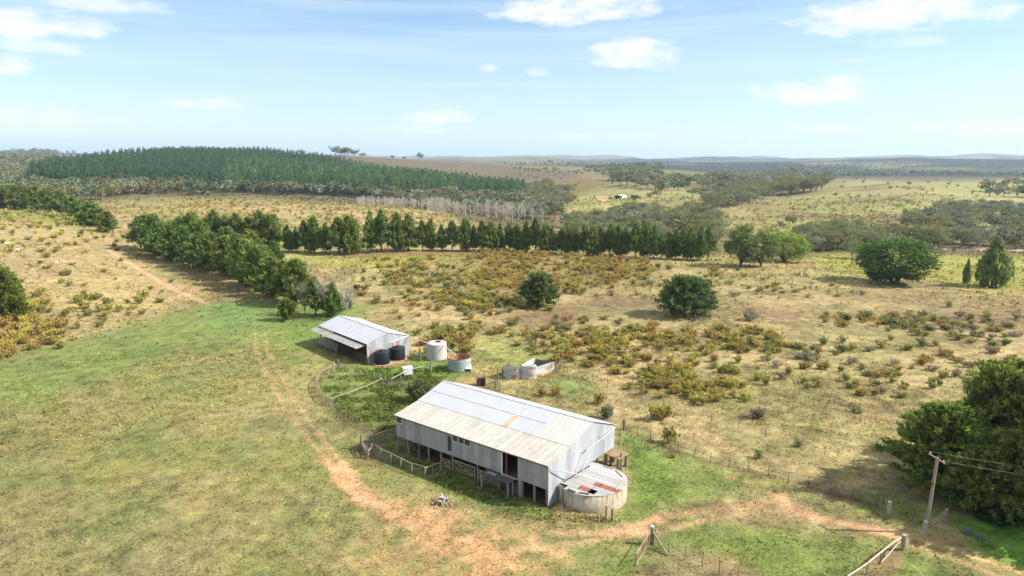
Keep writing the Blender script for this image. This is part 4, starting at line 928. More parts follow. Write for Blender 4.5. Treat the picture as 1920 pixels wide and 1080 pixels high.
m=MB(); m.slab([(-.15,7.6,6.03),(LW+.12,7.6,6.03),(LW+.12,7.81,6.085),(-.15,7.81,6.085)],.02).slab([(-.15,7.81,6.085),(LW+.12,7.81,6.085),(LW+.12,8.02,6.01),(-.15,8.02,6.01)],.02); m.build('ridge_cap',M['gutter'],ws)
m=MB(); m.beam((-.15,-.2,4.12),(LW+.1,-.2,4.12),.07,.07); m.build('fascia',M['darkwood'],ws)
for xs in (.12,1.8,3.47,4.93,6.75,8.42,11.9,15.0,17.55,19.0,20.45):
    big=random.uniform(.09,.13); MB().cyl((xs,.10,-.1),(xs+random.uniform(-.04,.04),.10,1.66),big*1.1,big,8).build('stump',M['post'],ws)
for y in (3.2,6.4,9.4,12.1):
    for xs in (.3,3.5,6.9,10.2,13.6,17,20.3): MB().cyl((xs,y,-.1),(xs,y,1.66),.12,.11,7).build('stump',M['post'],ws)
m=MB(); m.box(20.3,20.55,.03,.09,0,1.72); m.build('rusty_panel',I_RUST,ws)
m=MB(); m.box(17.12,17.5,-.02,.02,.05,1.72); m.build('grey_panel',I_WALLF,ws)
def window(x0,x1,z0,z1,n):
    f=MB(); t=.045
    f.box(x0-t,x1+t,-.05,-.004,z0-t*1.3,z0).box(x0-t,x1+t,-.045,-.004,z1,z1+t*.6).box(x0-t,x0,-.05,-.004,z0,z1).box(x1,x1+t,-.05,-.004,z0,z1)
    o=f.build('window',M['white'],ws); MB().box(x0,x1,-.012,.004,z0,z1).build('pane',M['glass'],o); return o
window(.14,.93,3.36,4.0,1)
for k in range(3): window(8.60+k*.82,8.60+k*.82+.74,3.42,4.06,1)
MB().box(7.86,8.35,-.02,.02,2.14,3.73).build('door',M['darkwood'],ws)
MB().box(15.08,15.2,-.06,.02,1.74,4.14).build('door_jamb',M['white'],ws); MB().box(15.5,15.68,.05,.15,1.76,4.1).build('door_post',plain('red_brown_post',(.13,.06,.045)),ws)
MB().box(15.2,17.05,-.25,.03,1.70,1.757).build('door_sill',plain('sill_timber',(.36,.27,.18)),ws)
MB().box(LW+.0,LW+.06,-.03,.06,.0,4.14).build('corner_strip',M['gutter'],ws)
m=MB(); m.path([(LW+.08,12.2,3.95),(LW+.35,9.,3.86),(LW+.45,6.,3.74)],.055,.055,8).path([(LW+.45,6.,3.74),(LW+.9,4.6,1.86)],.045,.045,7); m.build('downpipe',M['gutter'],ws)
m=MB(); m.path([(LW+.05,-.1,3.98),(LW+.3,.6,3.6),(LW+.95,4.3,1.88)],.05,.05,8); m.build('downpipe',M['gutter'],ws)
MB().box(LW+.03,LW+.1,9.0,12.2,3.99,4.06).build('side_gutter',M['gutter'],ws)
# underfloor gates
def gate(x0,x1,z0,z1,n,lab,parent=None,y=-.06,rot=None,mat='rail'):
    o=thing('timber_gate',(0,0,0),0,lab,'gate','old timber gates closing the space below the woolshed floor')
    o.location=(OW[0]+x0*math.cos(RW)-y*math.sin(RW),OW[1]+x0*math.sin(RW)+y*math.cos(RW),0); o.rotation_euler[2]=RW; L=x1-x0
    for k in range(n):
        z=z0+(z1-z0)*k/(n-1)+random.uniform(-.02,.02); MB().box(0,L,-.02,.02,z-.05,z+.05).build('rail',M[mat],o)
    MB().beam((.1,-.04,z1),(L-.1,-.04,z0),.08,.03).build('brace',M[mat],o)
    for xx in (0,L): MB().box(xx-.05,xx+.05,-.09,-.03,0,z1+.12).build('post',M[mat],o)
    return o
gate(8.65,11.7,.3,1.35,5,'pale diagonal braced timber gate under the triple window')
gate(12.1,14.9,.25,1.25,5,'grey timber gate with a diagonal board left of the loading platform')
gate(15.1,17.1,.2,1.2,6,'weathered timber rail gate half hidden behind the loading platform',mat='deck')
gate(6.9,8.2,.25,1.1,4,'short rail hurdle under the narrow brown door')
# loading platform
o=thing('loading_platform',(OW[0]+13.2*math.cos(RW)+1.1*math.sin(RW),OW[1]+13.2*math.sin(RW)-1.1*math.cos(RW),0),RW,'weathered grey board platform on crooked posts under the dark doorway','platform')
m=MB()
for k in range(7): m.box(0,3.6,k*.155,k*.155+.14,1.62+random.uniform(0,.015)-.02*(6-k)*.5,1.66-.02*(6-k)*.5)
m.build('deck',M['deck'],o); MB().box(.5,1.6,.35,.75,1.668,1.70).build('iron_sheet',I_WALLF,o)
for xx,yy,r_ in ((.15,.05,.08),(3.45,.05,.09),(1.7,.9,.08),(3.4,.9,.08)): MB().path([(xx,yy,-.1),(xx+.05,yy-.03,.7),(xx-.02,yy,1.58)],r_*1.1,r_*.9,7).build('post',M['rail'],o)
# concrete tank
tkc=NT('stained_concrete'); n1=tkc.noise(tkc.coord((2.5,2.5,.5)),1.6,6,.7); n2=tkc.noise(tkc.coord(),.8,4,.6); ff=tkc.math('ADD',tkc.math('MULTIPLY',n1,.6),tkc.math('MULTIPLY',n2,.4))
tkc.bump(n1,.3,.02); CONC=tkc.fin(tkc.ramp(ff,[(.36,(.10,.075,.045)),(.45,(.27,.215,.14)),(.56,(.40,.34,.25)),(.7,(.47,.42,.33))]),.9)
tcx,tcy,tr=22.6,4.44,3.42
o=thing('concrete_tank',(OW[0]+tcx*math.cos(RW)-tcy*math.sin(RW),OW[1]+tcx*math.sin(RW)+tcy*math.cos(RW),0),RW,'low round concrete water tank roofed with patchy iron sheets at the end of the woolshed','water tank')
wx=LW+.05-tcx; a0=math.acos(wx/tr); hT=1.68
m=MB(); m.lathe([(tr-.14,-.1),(tr,-.1),(tr,hT),(tr-.14,hT),(tr-.14,-.1)][1:4]+[(tr-.14,.1)],64,a0=-a0,a1=a0,close=False); m.build('wall',CONC,o,True)
m=MB(); m.quad(*[(wx if abs(i)>24 else (tr-.15)*math.cos(a0*i/24),(tr-.15)*math.sin(a0*i/24),.9) for i in range(-24,25)]); m.build('water',plain('dark_tank_inside',(.015,.017,.018),.3),o)
y=-tr+.15; k=0
while y<tr-.2:
    y2=min(y+.74,tr-.1); xe=lambda yy: math.sqrt(max(0,(tr+.02)**2-yy*yy))
    ex=[(xe(y+(y2-y)*i/4),y+(y2-y)*i/4) for i in range(5)]
    xl=wx+.02; zz=hT+.03+.012*(k%3)
    segs=[(xl,None,I_TANKR)]
    if k==1: segs=[(xl,xl+1.9,I_TANKR),(xl+2.0,xl+3.0,I_RUST),(xl+3.7,None,I_TANKR)]
    if k==0: segs=[(xl+.9,None,I_TANKR)]
    if k==3: segs=[(xl,xl+2.6,I_TANKR),(xl+2.6,xl+3.2,I_RUST),(xl+3.3,None,I_RUST)]
    if k==2: segs=[(xl,xl+3.,I_TANKR),(xl+3.05,None,I_TANKR)]
    for (a,b,mt_) in segs:
        if b is None: pts=[(a,y,zz)]+[(max(q[0],a+.05),q[1],zz) for q in ex]+[(a,y2,zz)]
        else: pts=[(a,y,zz+.008),(b,y,zz+.008),(b,y2,zz+.008),(a,y2,zz+.008)]
        if y<-2.7 and b is None: pts=[(max(p[0],-a*0-1.4),p[1],p[2]) for p in pts]
        m=MB(); m.slab(pts,.012); m.build('roof_sheet',mt_,o)
    y=y2+.015; k+=1
for (xa,ya,xb,yb) in ((-1.7,-2.9,-1.,-3.1),(-.6,-3.2,.3,-3.3),(.6,-3.1,1.5,-2.8),(3.0,-.6,2.6,1.7),(2.2,2.2,1.0,3.0),(-.5,3.1,.6,3.15),(-1.7,-2.2,-1.6,2.3)):
    MB().beam((xa,ya,hT+.11),(xb,yb,hT+.11),.12,.05).build('batten',M['palerail'] if ya>-2 else M['darkwood'],o)
MB().path([(tr*math.cos(-1.9)*1.01,tr*math.sin(-1.9)*1.01,hT),(tr*math.cos(-1.87)*1.03,tr*math.sin(-1.87)*1.03,.9),(tr*math.cos(-1.75)*1.07,tr*math.sin(-1.75)*1.07,.05)],.035,.03,6).build('hose',M['blackpoly'],o)
# timber stand and mast
c4=[atz(*q,1.45) for q in ((1132,850),(1160.5,861),(1179,850),(1150,840))]; cc_=sum(c4)/4
o=thing('tank_stand',(cc_[0],cc_[1],0),0,'small square brown platform on thick stumps behind the concrete tank','platform')
m=MB(); m.slab([tuple(p-cc_*np.array([1,1,0])) for p in c4],.09); m.build('top',plain('brown_boards',(.24,.165,.095),.9,0,.35,4),o)
for q in c4: d=(q-cc_)*.8; MB().cyl((d[0],d[1],-.1),(d[0],d[1],1.36),.17,.15,9).build('leg',M['post'],o)
MB().cyl((-.5,.1,-.1),(-.5,.1,1.36),.15,.15,8).build('leg',M['post'],o)
p=at(1163.5,881); o=thing('mast',p,0,'thin pale metal mast beside the small brown platform','mast')
MB().cyl((0,0,-.1),(0,0,4.9),.055,.045,8).build('pole',M['gutter'],o); MB().cyl((0,0,0),(0,0,1.9),.10,.09,8).build('base_pipe',M['wire'],o)
MB().beam((0,0,3.6),(-.35,.1,4.05),.05).beam((0,0,3.9),(-.3,.08,3.9),.04).build('bracket',M['steelpost'],o)
# ------------------------------------------------------------------ hay shed
OH=(-33.8,116.5,0); RH=R(-48.4); LH,WH=16.4,7.8
hs=thing('hay_shed',OH,RH,'open fronted iron hay shed with pale roof and rust streaked end wall','shed')
MB().slab([(-.2,-.1,3.28),(LH+.1,-.1,3.28),(LH+.1,3.92,4.5),(-.2,3.92,4.5)],.03).build('front_roof',I_HAYR,hs)
MB().slab([(-.2,3.9,4.5),(LH+.1,3.9,4.5),(LH+.1,WH+.15,3.3),(-.2,WH+.15,3.3)],.03).build('back_roof',I_HAYR,hs)
MB().slab([(-.2,3.75,4.50),(LH+.1,3.75,4.50),(LH+.1,3.91,4.55),(-.2,3.91,4.55)],.02).build('ridge_cap',M['gutter'],hs)
MB().slab([(-1.0,-1.35,2.55),(LH-.9,-1.35,2.55),(LH-.3,-.2,3.02),(-.6,-.2,3.02)],.025).build('awning',I_HAYA,hs)
m=MB()
for x in (LH,): m.quad((x,0,0),(x,WH/2,0),(x,WH/2,4.46),(x,0,3.24)).quad((x,WH/2,0),(x,WH,0),(x,WH,3.26),(x,WH/2,4.46)).quad((x-.04,0,0),(x-.04,0,3.24),(x-.04,WH/2,4.46),(x-.04,WH/2,0)).quad((x-.04,WH/2,0),(x-.04,WH/2,4.46),(x-.04,WH,3.26),(x-.04,WH,0))
m.build('gable_wall',I_HAYG,hs)
MB().box(0,LH-.05,WH-.05,WH,0,3.24).build('back_wall',I_HAYG,hs); MB().box(0,.05,2.5,WH-.06,0,3.3).build('gable_wall',I_HAYG,hs)
for x in (0.15,4.1,8.2,12.3,16.2): MB().cyl((x,.05,-.1),(x,.05,3.2),.11,.10,8).build('post',M['post'],hs)
MB().box(12.3,LH-.06,.3,.36,0,1.3).build('inner_screen',plain('brown_hessian',(.10,.07,.04),.95),hs)
MB().path([(LH+.05,7.7,3.3),(LH+.12,4.3,2.8),(LH+.12,3.8,1.9)],.045,.045,6).path([(LH+.06,7.2,3.0),(LH+.1,5.7,.8)],.04,.04,6).build('downpipe',M['gutter'],hs)
def L2W(O_,rz,x,y): return np.array([O_[0]+x*math.cos(rz)-y*math.sin(rz),O_[1]+x*math.sin(rz)+y*math.cos(rz),0.])
o=thing('cattle_panel',L2W(OH,RH,.2,-.5),RH,'pale metal rail panel across the open front of the hay shed','fence')
for k in range(5): MB().beam((0,0,.3+k*.3),(7.4,0,.25+k*.3),.05,.07).build('rail',M['gutter'],o)
for x in (0,1.9,3.8,5.6,7.4): MB().beam((x,.03,0),(x,.03,1.65),.07).build('post',M['steelpost'],o)
o=thing('leaning_gate',L2W(OH,RH,8.2,-1.),RH+R(-35),'broken dark timber gate leaning at the mouth of the hay shed','gate')
for k in range(5): MB().beam((0,0,.3+k*.25),(1.9,0,.75-k*.1+k*.22),.09,.05).build('rail',M['post'],o)
for x in (0,1.9): MB().cyl((x,0,-.1),(x,.05,1.5),.11,.1,7).build('post',M['post'],o)
# tanks beside the hay shed
def ribs(r,h,n,amp=.02):
    pr=[]
    for i in range(n*2+1): pr.append((r+(amp if i%2 else 0),h*i/(n*2)))
    return pr
def blktank(px,py,lab,r,h):
    p=at(px,py); p[1]+=r*.85; o=thing('water_tank',p,R(30),lab,'water tank','black plastic water tanks beside the hay shed')
    MB().lathe([(r,0.0),(r,h),(r*.97,h+.05)],40).build('body',M['blackpoly'],o,True)
    l=MB().lathe([(r*.99,h+.05),(.28,h+.28),(.28,h+.36),(0,h+.37)],40).build('lid',M['blackpoly'],o,True)
    MB().beam((-r*.9,0,h+.10),(r*.9,0,h+.42) if False else (0,0,h+.40),.12,.05).beam((0,0,h+.40),(r*.9,0,h+.12),.12,.05).build('strap',M['blackpoly'],l)
    MB().lathe([(r+.35,-.05),(r+.35,.07),(0,.07)],24).build('base',plain('rubble_base',(.36,.26,.17),.95,0,.4,5),o)
blktank(715,685,'nearer black plastic tank at the rust streaked end of the hay shed',1.17,1.95); blktank(744,677,'farther black plastic tank at the rust streaked end of the hay shed',1.2,1.95)
p=at(817,676); p[1]+=1.35; o=thing('water_tank',p,0,'cream ribbed round tank with a rusty hole in its lid','water tank')
MB().lathe(ribs(1.62,2.55,13,.03),44).build('body',plain('cream_plastic',(.42,.38,.35),.6,0,.12,1.2),o,False)
MB().lathe([(1.66,2.55),(1.66,2.62),(1.0,2.70),(0.02,2.74)],44).build('lid',plain('cream_lid',(.46,.42,.39),.6,0,.12,1.2),o,True)
m=MB(); m.cyl((.25,.15,2.70),(.25,.15,2.765),.55,.5,12)
for k in range(7): a=random.uniform(0,6.28); m.beam((.25+.5*math.cos(a),.15+.5*math.sin(a),2.78),(.25+.3*math.cos(a+2),.15+.3*math.sin(a+2),2.84),.14,.06)
m.build('rusty_hatch',plain('dark_rust',(.09,.03,.02),.9,0,.5,5),o)
cream=p.copy()
p=at(860,698); p[1]+=1.6; o=thing('water_tank',p,0,'open topped pale green iron tank with a rusted inside','water tank'); r=1.8
gt=iron('green_tank_iron',(.33,.40,.36),(.22,.28,.26),2,rust=.1,seam=.1,metal=.1)
MB().lathe(ribs(r,2.0,10,.02)+[(r-.03,2.0)],44).build('wall',gt,o); MB().lathe([(r-.04,2.0),(r-.05,.6),(0,.6)],44).build('inside',plain('rusted_inside',(.33,.18,.09),.9,0,.45,2),o); MB().lathe([(r+.035,1.97),(r+.035,2.03),(r-.06,2.03)],44).build('rim',plain('rusty_rim',(.22,.13,.08),.8),o)
green=p.copy()
p2=at(873,698); o=thing('trough',p2,R(8),'small iron topped trough box leaning on the pale green tank','trough')
MB().slab([(-.9,.1,.55),(.95,-.1,.5),(.95,.8,.9),(-.9,.9,.95)],.03).build('lid',plain('pale_sheet',(.45,.45,.44),.6),o); MB().box(-.5,.8,.05,.7,0,.42).build('box',M['darkwood'],o)
for a_,b_,lab,za,zb in ((L2W(OH,RH,LH+.05,7.7),cream+np.array([-.9,-1.1,0]),'pale pipe from the hay shed eave to the cream tank',3.2,2.72),(cream+np.array([1.2,-.9,0]),green+np.array([-.6,.6,0]),'pale pipe from the cream tank to the pale green tank',2.45,2.1)):
    o=MB().path([(a_[0],a_[1],za),(b_[0],b_[1],zb)],.07,.07,8).build('pipe',M['white']); tag(o,lab,'pipe')
p=at(766,706); o=thing('storage_box',p,R(20),'white square box on short legs in the stockyard','box')
MB().box(-.65,.65,0,1.1,.28,1.2).build('body',M['white'],o); MB().slab([(-.7,-.05,1.27),(.7,-.05,1.27),(.7,1.15,1.33),(-.7,1.15,1.33)],.06).build('lid',M['white'],o)
for x in (-.55,.55):
    for y in (.08,1.0): MB().box(x-.05,x+.05,y-.05,y+.05,-.05,.28).build('leg',M['white'],o)
# ruined iron tank group
def arcwall(cx,cy,r,a0_,a1_,h,name,lab,mat,ro=0):
    o=thing(name,(cx,cy,0),0,lab,'iron wall'); m=MB(); n=14
    for rr_ in (r,r-.04):
        vs=[(rr_*math.cos(a0_+(a1_-a0_)*i/n),rr_*math.sin(a0_+(a1_-a0_)*i/n),z) for z in (0,h) for i in range(n+1)]; m.add(vs,[(i,i+1,i+n+2,i+n+1) for i in range(n)])
    m.build('sheet',mat,o); m=MB(); vs=[]
    MB().path([(r*math.cos(a0_+(a1_-a0_)*i/n),r*math.sin(a0_+(a1_-a0_)*i/n),h) for i in range(n+1)],.04,.04,6).build('rim',M['gutter'],o); return o
SI=iron('silver_tank_iron',(.55,.57,.59),(.36,.39,.42),2,rust=.42,seam=.2,metal=.3,rough=.45,rustcol=(.32,.2,.11))
p=at(967,712); arcwall(p[0],p[1]+1.7,1.9,R(185),R(285),2.0,'curved_sheet','curved silver iron sheet standing beside the dark green bush',SI)
p=at(990,712); arcwall(p[0],p[1]+1.5,1.55,R(215),R(325),2.0,'curved_sheet','curved silver iron sheet in front of the ruined shelter',SI)
p=at(1000,697); o=thing('iron_shelter',p,0,'roofless ruined iron enclosure with back wall coloured dark for shade and orange floor','shelter')
q0=at(999,690)-p; q1=at(1041,691.5)-p; zz=np.array([0,0,1.])
MB().slab([q0,q1,q1+zz*.95,q0+zz*1.45+np.array([.5,0,0])],.05).build('back_wall',plain('shade_dark_sheet',(.12,.115,.11),.7,0,.3),o)  # shade on the wall's inner face is put into its dark grey
q2=at(978,706)-p; q3=at(998,703)-p
MB().slab([q2+zz*1.75,q3+zz*1.55,q0+zz*1.65+np.array([.3,0,0]),q2+zz*1.7+np.array([.9,1.6,.1])],.04).build('top_sheet',plain('white_sheet',(.55,.56,.57),.6,0,.15,3),o)
f0=at(1000,704)-p; MB().slab([f0+zz*.06,at(1020,705)-p+zz*.06,at(1036,694)-p+zz*.06,q0+zz*.06+np.array([.3,0,0])],.05).build('floor',plain('orange_floor',(.52,.30,.15),.9,0,.25,3),o)
MB().slab([f0,f0+np.array([.35,.1,0]),f0+np.array([.35,.1,1.7]),f0+zz*1.75],.04).build('door_post',M['white'],o)
MB().box(-.1,1.9,-1.6,-.9,0,.16).build('fallen_sheet',plain('pinkish_debris',(.40,.28,.22),.9,0,.4,4),o)
a_=at(1006,703); b_=at(1041,692); d_=b_-a_; L_=float(np.hypot(d_[0],d_[1])); o=thing('iron_fence',a_,math.atan2(d_[1],d_[0]),'leaning silver iron sheet fence right of the ruined shelter','fence'); n=9
for k in range(n): MB().slab([(L_*k/n+.03,0,0),(L_*(k+1)/n-.02,0,0),(L_*(k+1)/n-.02,.08,1.25+random.uniform(-.08,.08)),(L_*k/n+.03,.08,1.25+random.uniform(-.08,.08))],.03).build('sheet',SI,o)
MB().cyl((L_+.1,0,-.1),(L_+.1,0,1.9),.1,.09,7).build('post',M['post'],o)
p=at(1085,704)
# bushes close to the buildings
def bushmesh(seed,col,n=420,s=.06):
    rs=np.random.default_rng(seed); u=rs.normal(0,1,(n,3)); u/=np.linalg.norm(u,axis=1)[:,None]; rad=rs.uniform(.45,1,(n,1))**.6; lob=1+.22*np.sin(u[:,:1]*7+seed)*np.cos(u[:,1:2]*6)
    C=u*rad*lob*np.array([.46,.46,.46])+np.array([0,0,.5]); C[:,2]=np.clip(C[:,2],.03,1); q=rs.uniform(0,1,(n,1)); cc=np.array(col[0])*(1-q)+np.array(col[1])*q
    V,Fc,c2=leafmesh('b',C,np.full(n,s),4,cc,elong=1.4,jit=.5); return np_mesh('bush_leaves',V,Fc,M['leaf'],c2)
BU=bushmesh(5,((.045,.06,.022),(.13,.16,.06)),520,.055); BU2=bushmesh(6,((.03,.055,.02),(.07,.11,.035))); BUW=bushmesh(7,((.16,.17,.13),(.28,.29,.24)),420,.05)
def bush(me,px,py,h,w_,lab,name='bush'):
    p=at(px,py); o=linkobj(name,me,None,p-np.array([0,0,.1]),random.uniform(0,6),(w_*mpp(p),w_*mpp(p),hgt(p,px,py-h))); tag(o,lab,'bush')
bush(BU,790,752,42,56,'leafy dark bush against the far end of the woolshed'); bush(BU2,953,705,22,28,'dark green bush beside the curved silver sheet')
bush(BUW,1406,601,22,28,'grey green weeping bush alone in the brown marsh band','weeping_bush')
bush(BU2,1862,972,34,90,'bright low bushes at the foot of the right hand pines'); bush(BUW,1812,1000,14,22,'small grey leaved bush left on the bright green bank'); bush(BUW,1838,1012,14,20,'small grey leaved bush lower on the bright green bank')
bush(BUW,1140,784,30,24,'grey twiggy bush behind the woolshed roof end')
# ------------------------------------------------------------------ fences
def fence(name,pts,lab,h=1.15,n=None,mat='steelpost',r=.035,wires=3,rail=None,square=False,group=None,rmat='palerail'):
    P=[at(*q) for q in pts]; o=thing(name,P[0],0,lab,'fence',group); base=P[0]
    seg=[float(np.linalg.norm(P[i+1]-P[i])) for i in range(len(P)-1)]; tot=sum(seg); n=n or max(2,int(tot/4)+1); Q=[]
    for k in range(n):
        s=tot*k/(n-1); i=0
        while i<len(seg)-1 and s>seg[i]: s-=seg[i]; i+=1
        Q.append(P[i]+(P[i+1]-P[i])*min(1,s/seg[i])-base)
    for q in Q:
        tl=np.array([random.uniform(-.05,.05),random.uniform(-.05,.05),h*random.uniform(.92,1.08)])
        MB().cyl(q-np.array([0,0,.1]),q+tl,r,r*.9,6).build('post',M[mat],o)
    m=MB()
    for w_ in range(wires):
        z=h*(.3+.6*w_/max(1,wires-1)); m.path([q+np.array([0,0,z]) for q in Q],.008,.008,3)
    if wires: m.build('wire',M['wire'],o)
    if rail:
        for i in range(len(Q)-1): MB().cyl(Q[i]+np.array([0,0,h*rail]),Q[i+1]+np.array([0,0,h*rail*random.uniform(.93,1.04)]),.06,.05,6).build('rail',M[rmat],o)
    return o
fence('wire_fence',[(1172,806),(1250,839),(1340,870),(1450,895),(1560,928),(1640,950)],'post and wire fence running right from behind the woolshed to the gateway',n=15)
fence('wire_fence',[(1085,702),(1180,745),(1280,778),(1370,800),(1470,832),(1535,850),(1600,878)],'faint wire fence across the scrub paddock right of the woolshed',h=1.2,n=13)
fence('wire_fence',[(905,722),(968,743),(1040,770),(1110,792),(1165,808)],'post and wire fence close behind the woolshed roof',n=8,mat='post',r=.06)
fence('rail_fence',[(627,694),(603,710),(593,722),(596,740),(607,754),(619,761)],'curved weathered rail fence at the left side of the stockyards',h=1.1,n=9,mat='rail',r=.06,wires=0,rail=.92,rmat='rail')
fence('wire_fence',[(619,761),(640,783),(668,802),(695,820)],'post and wire fence along the track side of the stockyards',n=9,mat='post',r=.045)
o=fence('netting_fence',[(621,762),(660,748),(690,736),(718,723)],'netting fence with a pale top rail dividing the stockyards',h=1.1,n=4,mat='rail',r=.06,wires=0,rail=.97)
fence('rail_fence',[(735,722),(762,707),(800,696),(820,694)],'pale top rail fence passing behind the white box',h=1.0,n=5,mat='rail',r=.06,wires=2,rail=.97)
fence('rail_fence',[(733,724),(756,730),(778,738)],'dark stacked rail fence left of the leafy bush',h=1.0,n=4,mat='post',r=.08,wires=0,rail=.9,rmat='post')
fence('picket_row',[(640,693),(657,699),(675,702),(695,706),(716,712),(732,720)],'row of short yellowish posts at the back of the stockyard',h=.75,n=9,mat='palerail',r=.05,wires=2)
fence('rail_fence',[(702,836),(722,828),(742,822)],'pale rail fence joining the timber gateway to the woolshed corner',h=1.35,n=3,mat='post',r=.1,wires=3,rail=.93)
fence('wire_fence',[(700,850),(716,861),(737,870),(765,885),(797,895)],'netting fence with pale posts in front of the woolshed left end',h=1.15,n=6,mat='rail',r=.07,wires=4,rail=.97,rmat='rail')
fence('rail_fence',[(797,895),(812,889),(827,884)],'short rail fence turning in to the woolshed stumps',h=1.15,n=3,mat='rail',r=.09,wires=0,rail=.9,rmat='rail')
fence('wire_fence',[(370,572),(430,566),(520,566)],'distant wire fence at the corner of the green pasture',h=1.1,n=5)
fence('wire_fence',[(1225,1022),(1268,1042),(1307,1058),(1343,1075),(1378,1088),(1420,1104)],'wire fence with steel posts at the bottom edge below the concrete tank',n=7,h=1.2)
fence('wire_fence',[(1645,950),(1665,962)],'last panel of wire fence ending at the pale gatepost',n=3,h=1.2)
# timber gateway left of woolshed
p=at(690,853); o=thing('timber_gate',p,0,'old timber stock gate of crossed rails at the left end of the woolshed yard','gate')
A1=at(677,842)-p;B1=at(702,838)-p;C1=at(689,860)-p;D1=at(697,852)-p
for q,h_ in ((A1,1.7),(B1,2.2),(C1,1.5),(D1,1.2)): MB().cyl(q-np.array([0,0,.1]),q+np.array([0.03,0,h_]),.11,.1,8).build('post',M['post'],o)
for a_,b_,zs in ((A1,B1,(.5,.9,1.3)),(A1,C1,(.4,.8,1.1)),(C1,D1,(.35,.75))):
    for z in zs: MB().beam(a_+np.array([0,0,z]),b_+np.array([0,0,z+random.uniform(-.05,.12)]),.07,.12).build('rail',M['rail'],o)
# loose posts
def post(px,py,h,r,lab,mat='post',cap=False):
    p=at(px,py); o=tag(MB().cyl((0,0,-.1),(random.uniform(-.03,.03),0,h),r*1.05,r,9).build('fence_post',M[mat],None,loc=p),lab,'post')
post(1148,978,1.3,.13,'thick dark post in front of the concrete tank'); post(1137,972,1.3,.12,'pale topped post left of the thick dark post at the tank','rail')
post(1170,806,1.35,.16,'dark strainer post at the right rear corner of the woolshed'); post(934,720,2.5,.09,'tall thin post behind the woolshed ridge'); post(1666,962,1.15,.17,'pale stout gatepost in the shade left of the power pole','palerail')
post(1733,1000,1.2,.19,'stout weathered post at the foot of the power pole','palerail'); post(1693,1031,1.35,.19,'stout grey post by the track at the bottom right','rail')
post(625,697,1.6,.09,'pale leaning post at the top of the curved rail fence','palerail'); post(635,692,1.5,.15,'thick dark post beside the curved rail fence'); post(808,697,1.6,.14,'dark post between the white box and the pale green tank')
post(788,677,2.2,.13,'dark strainer post between the hay shed and the cream tank'); post(1020,664+30,1.6,.05,'thin post beside the ruined shelter','steelpost')
for q in ((910,724,1.6,'short dark post behind the woolshed left of the open crate'),(930,728,1.3,'post carrying the rail behind the woolshed ridge')): post(q[0],q[1],q[2],.1,q[3])
p=at(903,724); o=thing('crate',p,R(15),'dark rusty iron crate behind the woolshed roof','crate'); MB().box(-.6,.6,0,.7,.1,1.15).build('body',plain('rust_dark',(.07,.035,.025),.9,0,.5,3),o); MB().box(-.65,.65,-.05,.75,1.152,1.2).build('rim',M['darkwood'],o)
# strainer assemblies
p=at(1222,1020); o=thing('strainer_post',p,0,'tall capped strainer post with a diagonal brace at the bottom edge','post')
MB().cyl((0,0,-.1),(0,0,1.55),.15,.14,10).build('post',M['post'],o); MB().cyl((0,0,1.55),(0,0,1.66),.19,.17,10).build('cap',M['gutter'],o); q=at(1252,1042)-p; MB().cyl((0.05,0,1.1),q+np.array([0,0,.05]),.09,.08,7).build('brace',M['rail'],o)
p=at(1216,1022); q=at(1192,1062)-p; o=thing('netting_gate',p,0,'narrow pale framed netting gate open towards the camera','gate')
for z in (.15,1.1): MB().cyl((0,0,z),q+np.array([0,0,z]),.03,.03,6).build('rail',M['palerail'],o)
for s_ in (0,.5,1): MB().cyl(q*s_,q*s_+np.array([0,0,1.15]),.03,.03,6).build('upright',M['darkwood'],o)
m=MB()
for z in np.arange(.2,1.1,.12): m.cyl((0,0,z),q+np.array([0,0,z]),.014,.014,3,False)
m.build('netting',plain('rusty_netting',(.3,.17,.09),.9),o)
p=at(1689,1030); o=thing('rail_fence',p,0,'bent pale rail running down from the stout grey post at bottom right','fence'); q1=at(1650,1058)-p; q2=at(1625,1077)-p; q3=at(1585,1102)-p
MB().path([(0,0,1.15),q1*.5+np.array([0,0,1.2]),q1+np.array([0,0,1.1]),q2+np.array([0,0,1.0]),q3+np.array([0,0,.9])],.07,.06,7).build('rail',M['palerail'],o); MB().path([(0,0,.95),q1+np.array([0.1,0,.15])],.05,.05,6).build('brace',M['palerail'],o)
for q in (q1,q2,q3): MB().cyl(q,q+np.array([0,0,1.1]),.06,.06,6).build('post',M['post'],o)
p=at(1772,980); o=thing('strainer_post',p,0,'reddish stout post with two rails right of the power pole','post'); q=at(1737,1003)-p
MB().cyl((0,0,-.1),(0,0,1.35),.18,.16,9).build('post',plain('red_grey_post',(.24,.17,.14)),o)
for z in (.9,1.25): MB().path([(0,0,z),q*.5+np.array([0,0,z-.15]),q+np.array([0,0,z-.2])],.03,.03,6).build('rail',M['palerail'],o)
# power pole
p=at(1735,999); o=thing('power_pole',p,0,'leaning timber power pole with a short crossarm and two wires','power pole')
MB().cyl((0,0,-.2),(.25,0,7.0),.16,.12,10).build('pole',M['rail'],o); A2=np.array([-.05,.75,7.02]); B2=np.array([.5,-.7,6.75])
MB().beam(A2,B2,.10,.10).build('crossarm',M['post'],o)
for q in (A2*.9+B2*.1,A2*.1+B2*.9): MB().cyl(q+np.array([0,0,.05]),q+np.array([0,0,.22]),.05,.04,7).build('insulator',M['white'],o)
for q in (A2,B2):
    e_=q+np.array([26,-4,-1.2]); m=MB(); m.path([q+(e_-q)*s_+np.array([0,0,.2-1.6*4*s_*(1-s_)*.4]) for s_ in np.linspace(0,1,9)],.006,.006,4); m.build('wire',M['wire'],o)
MB().beam((.1,0,4.6),(.1,-.12,4.6),.2,.25).build('plate',M['steelpost'],o)
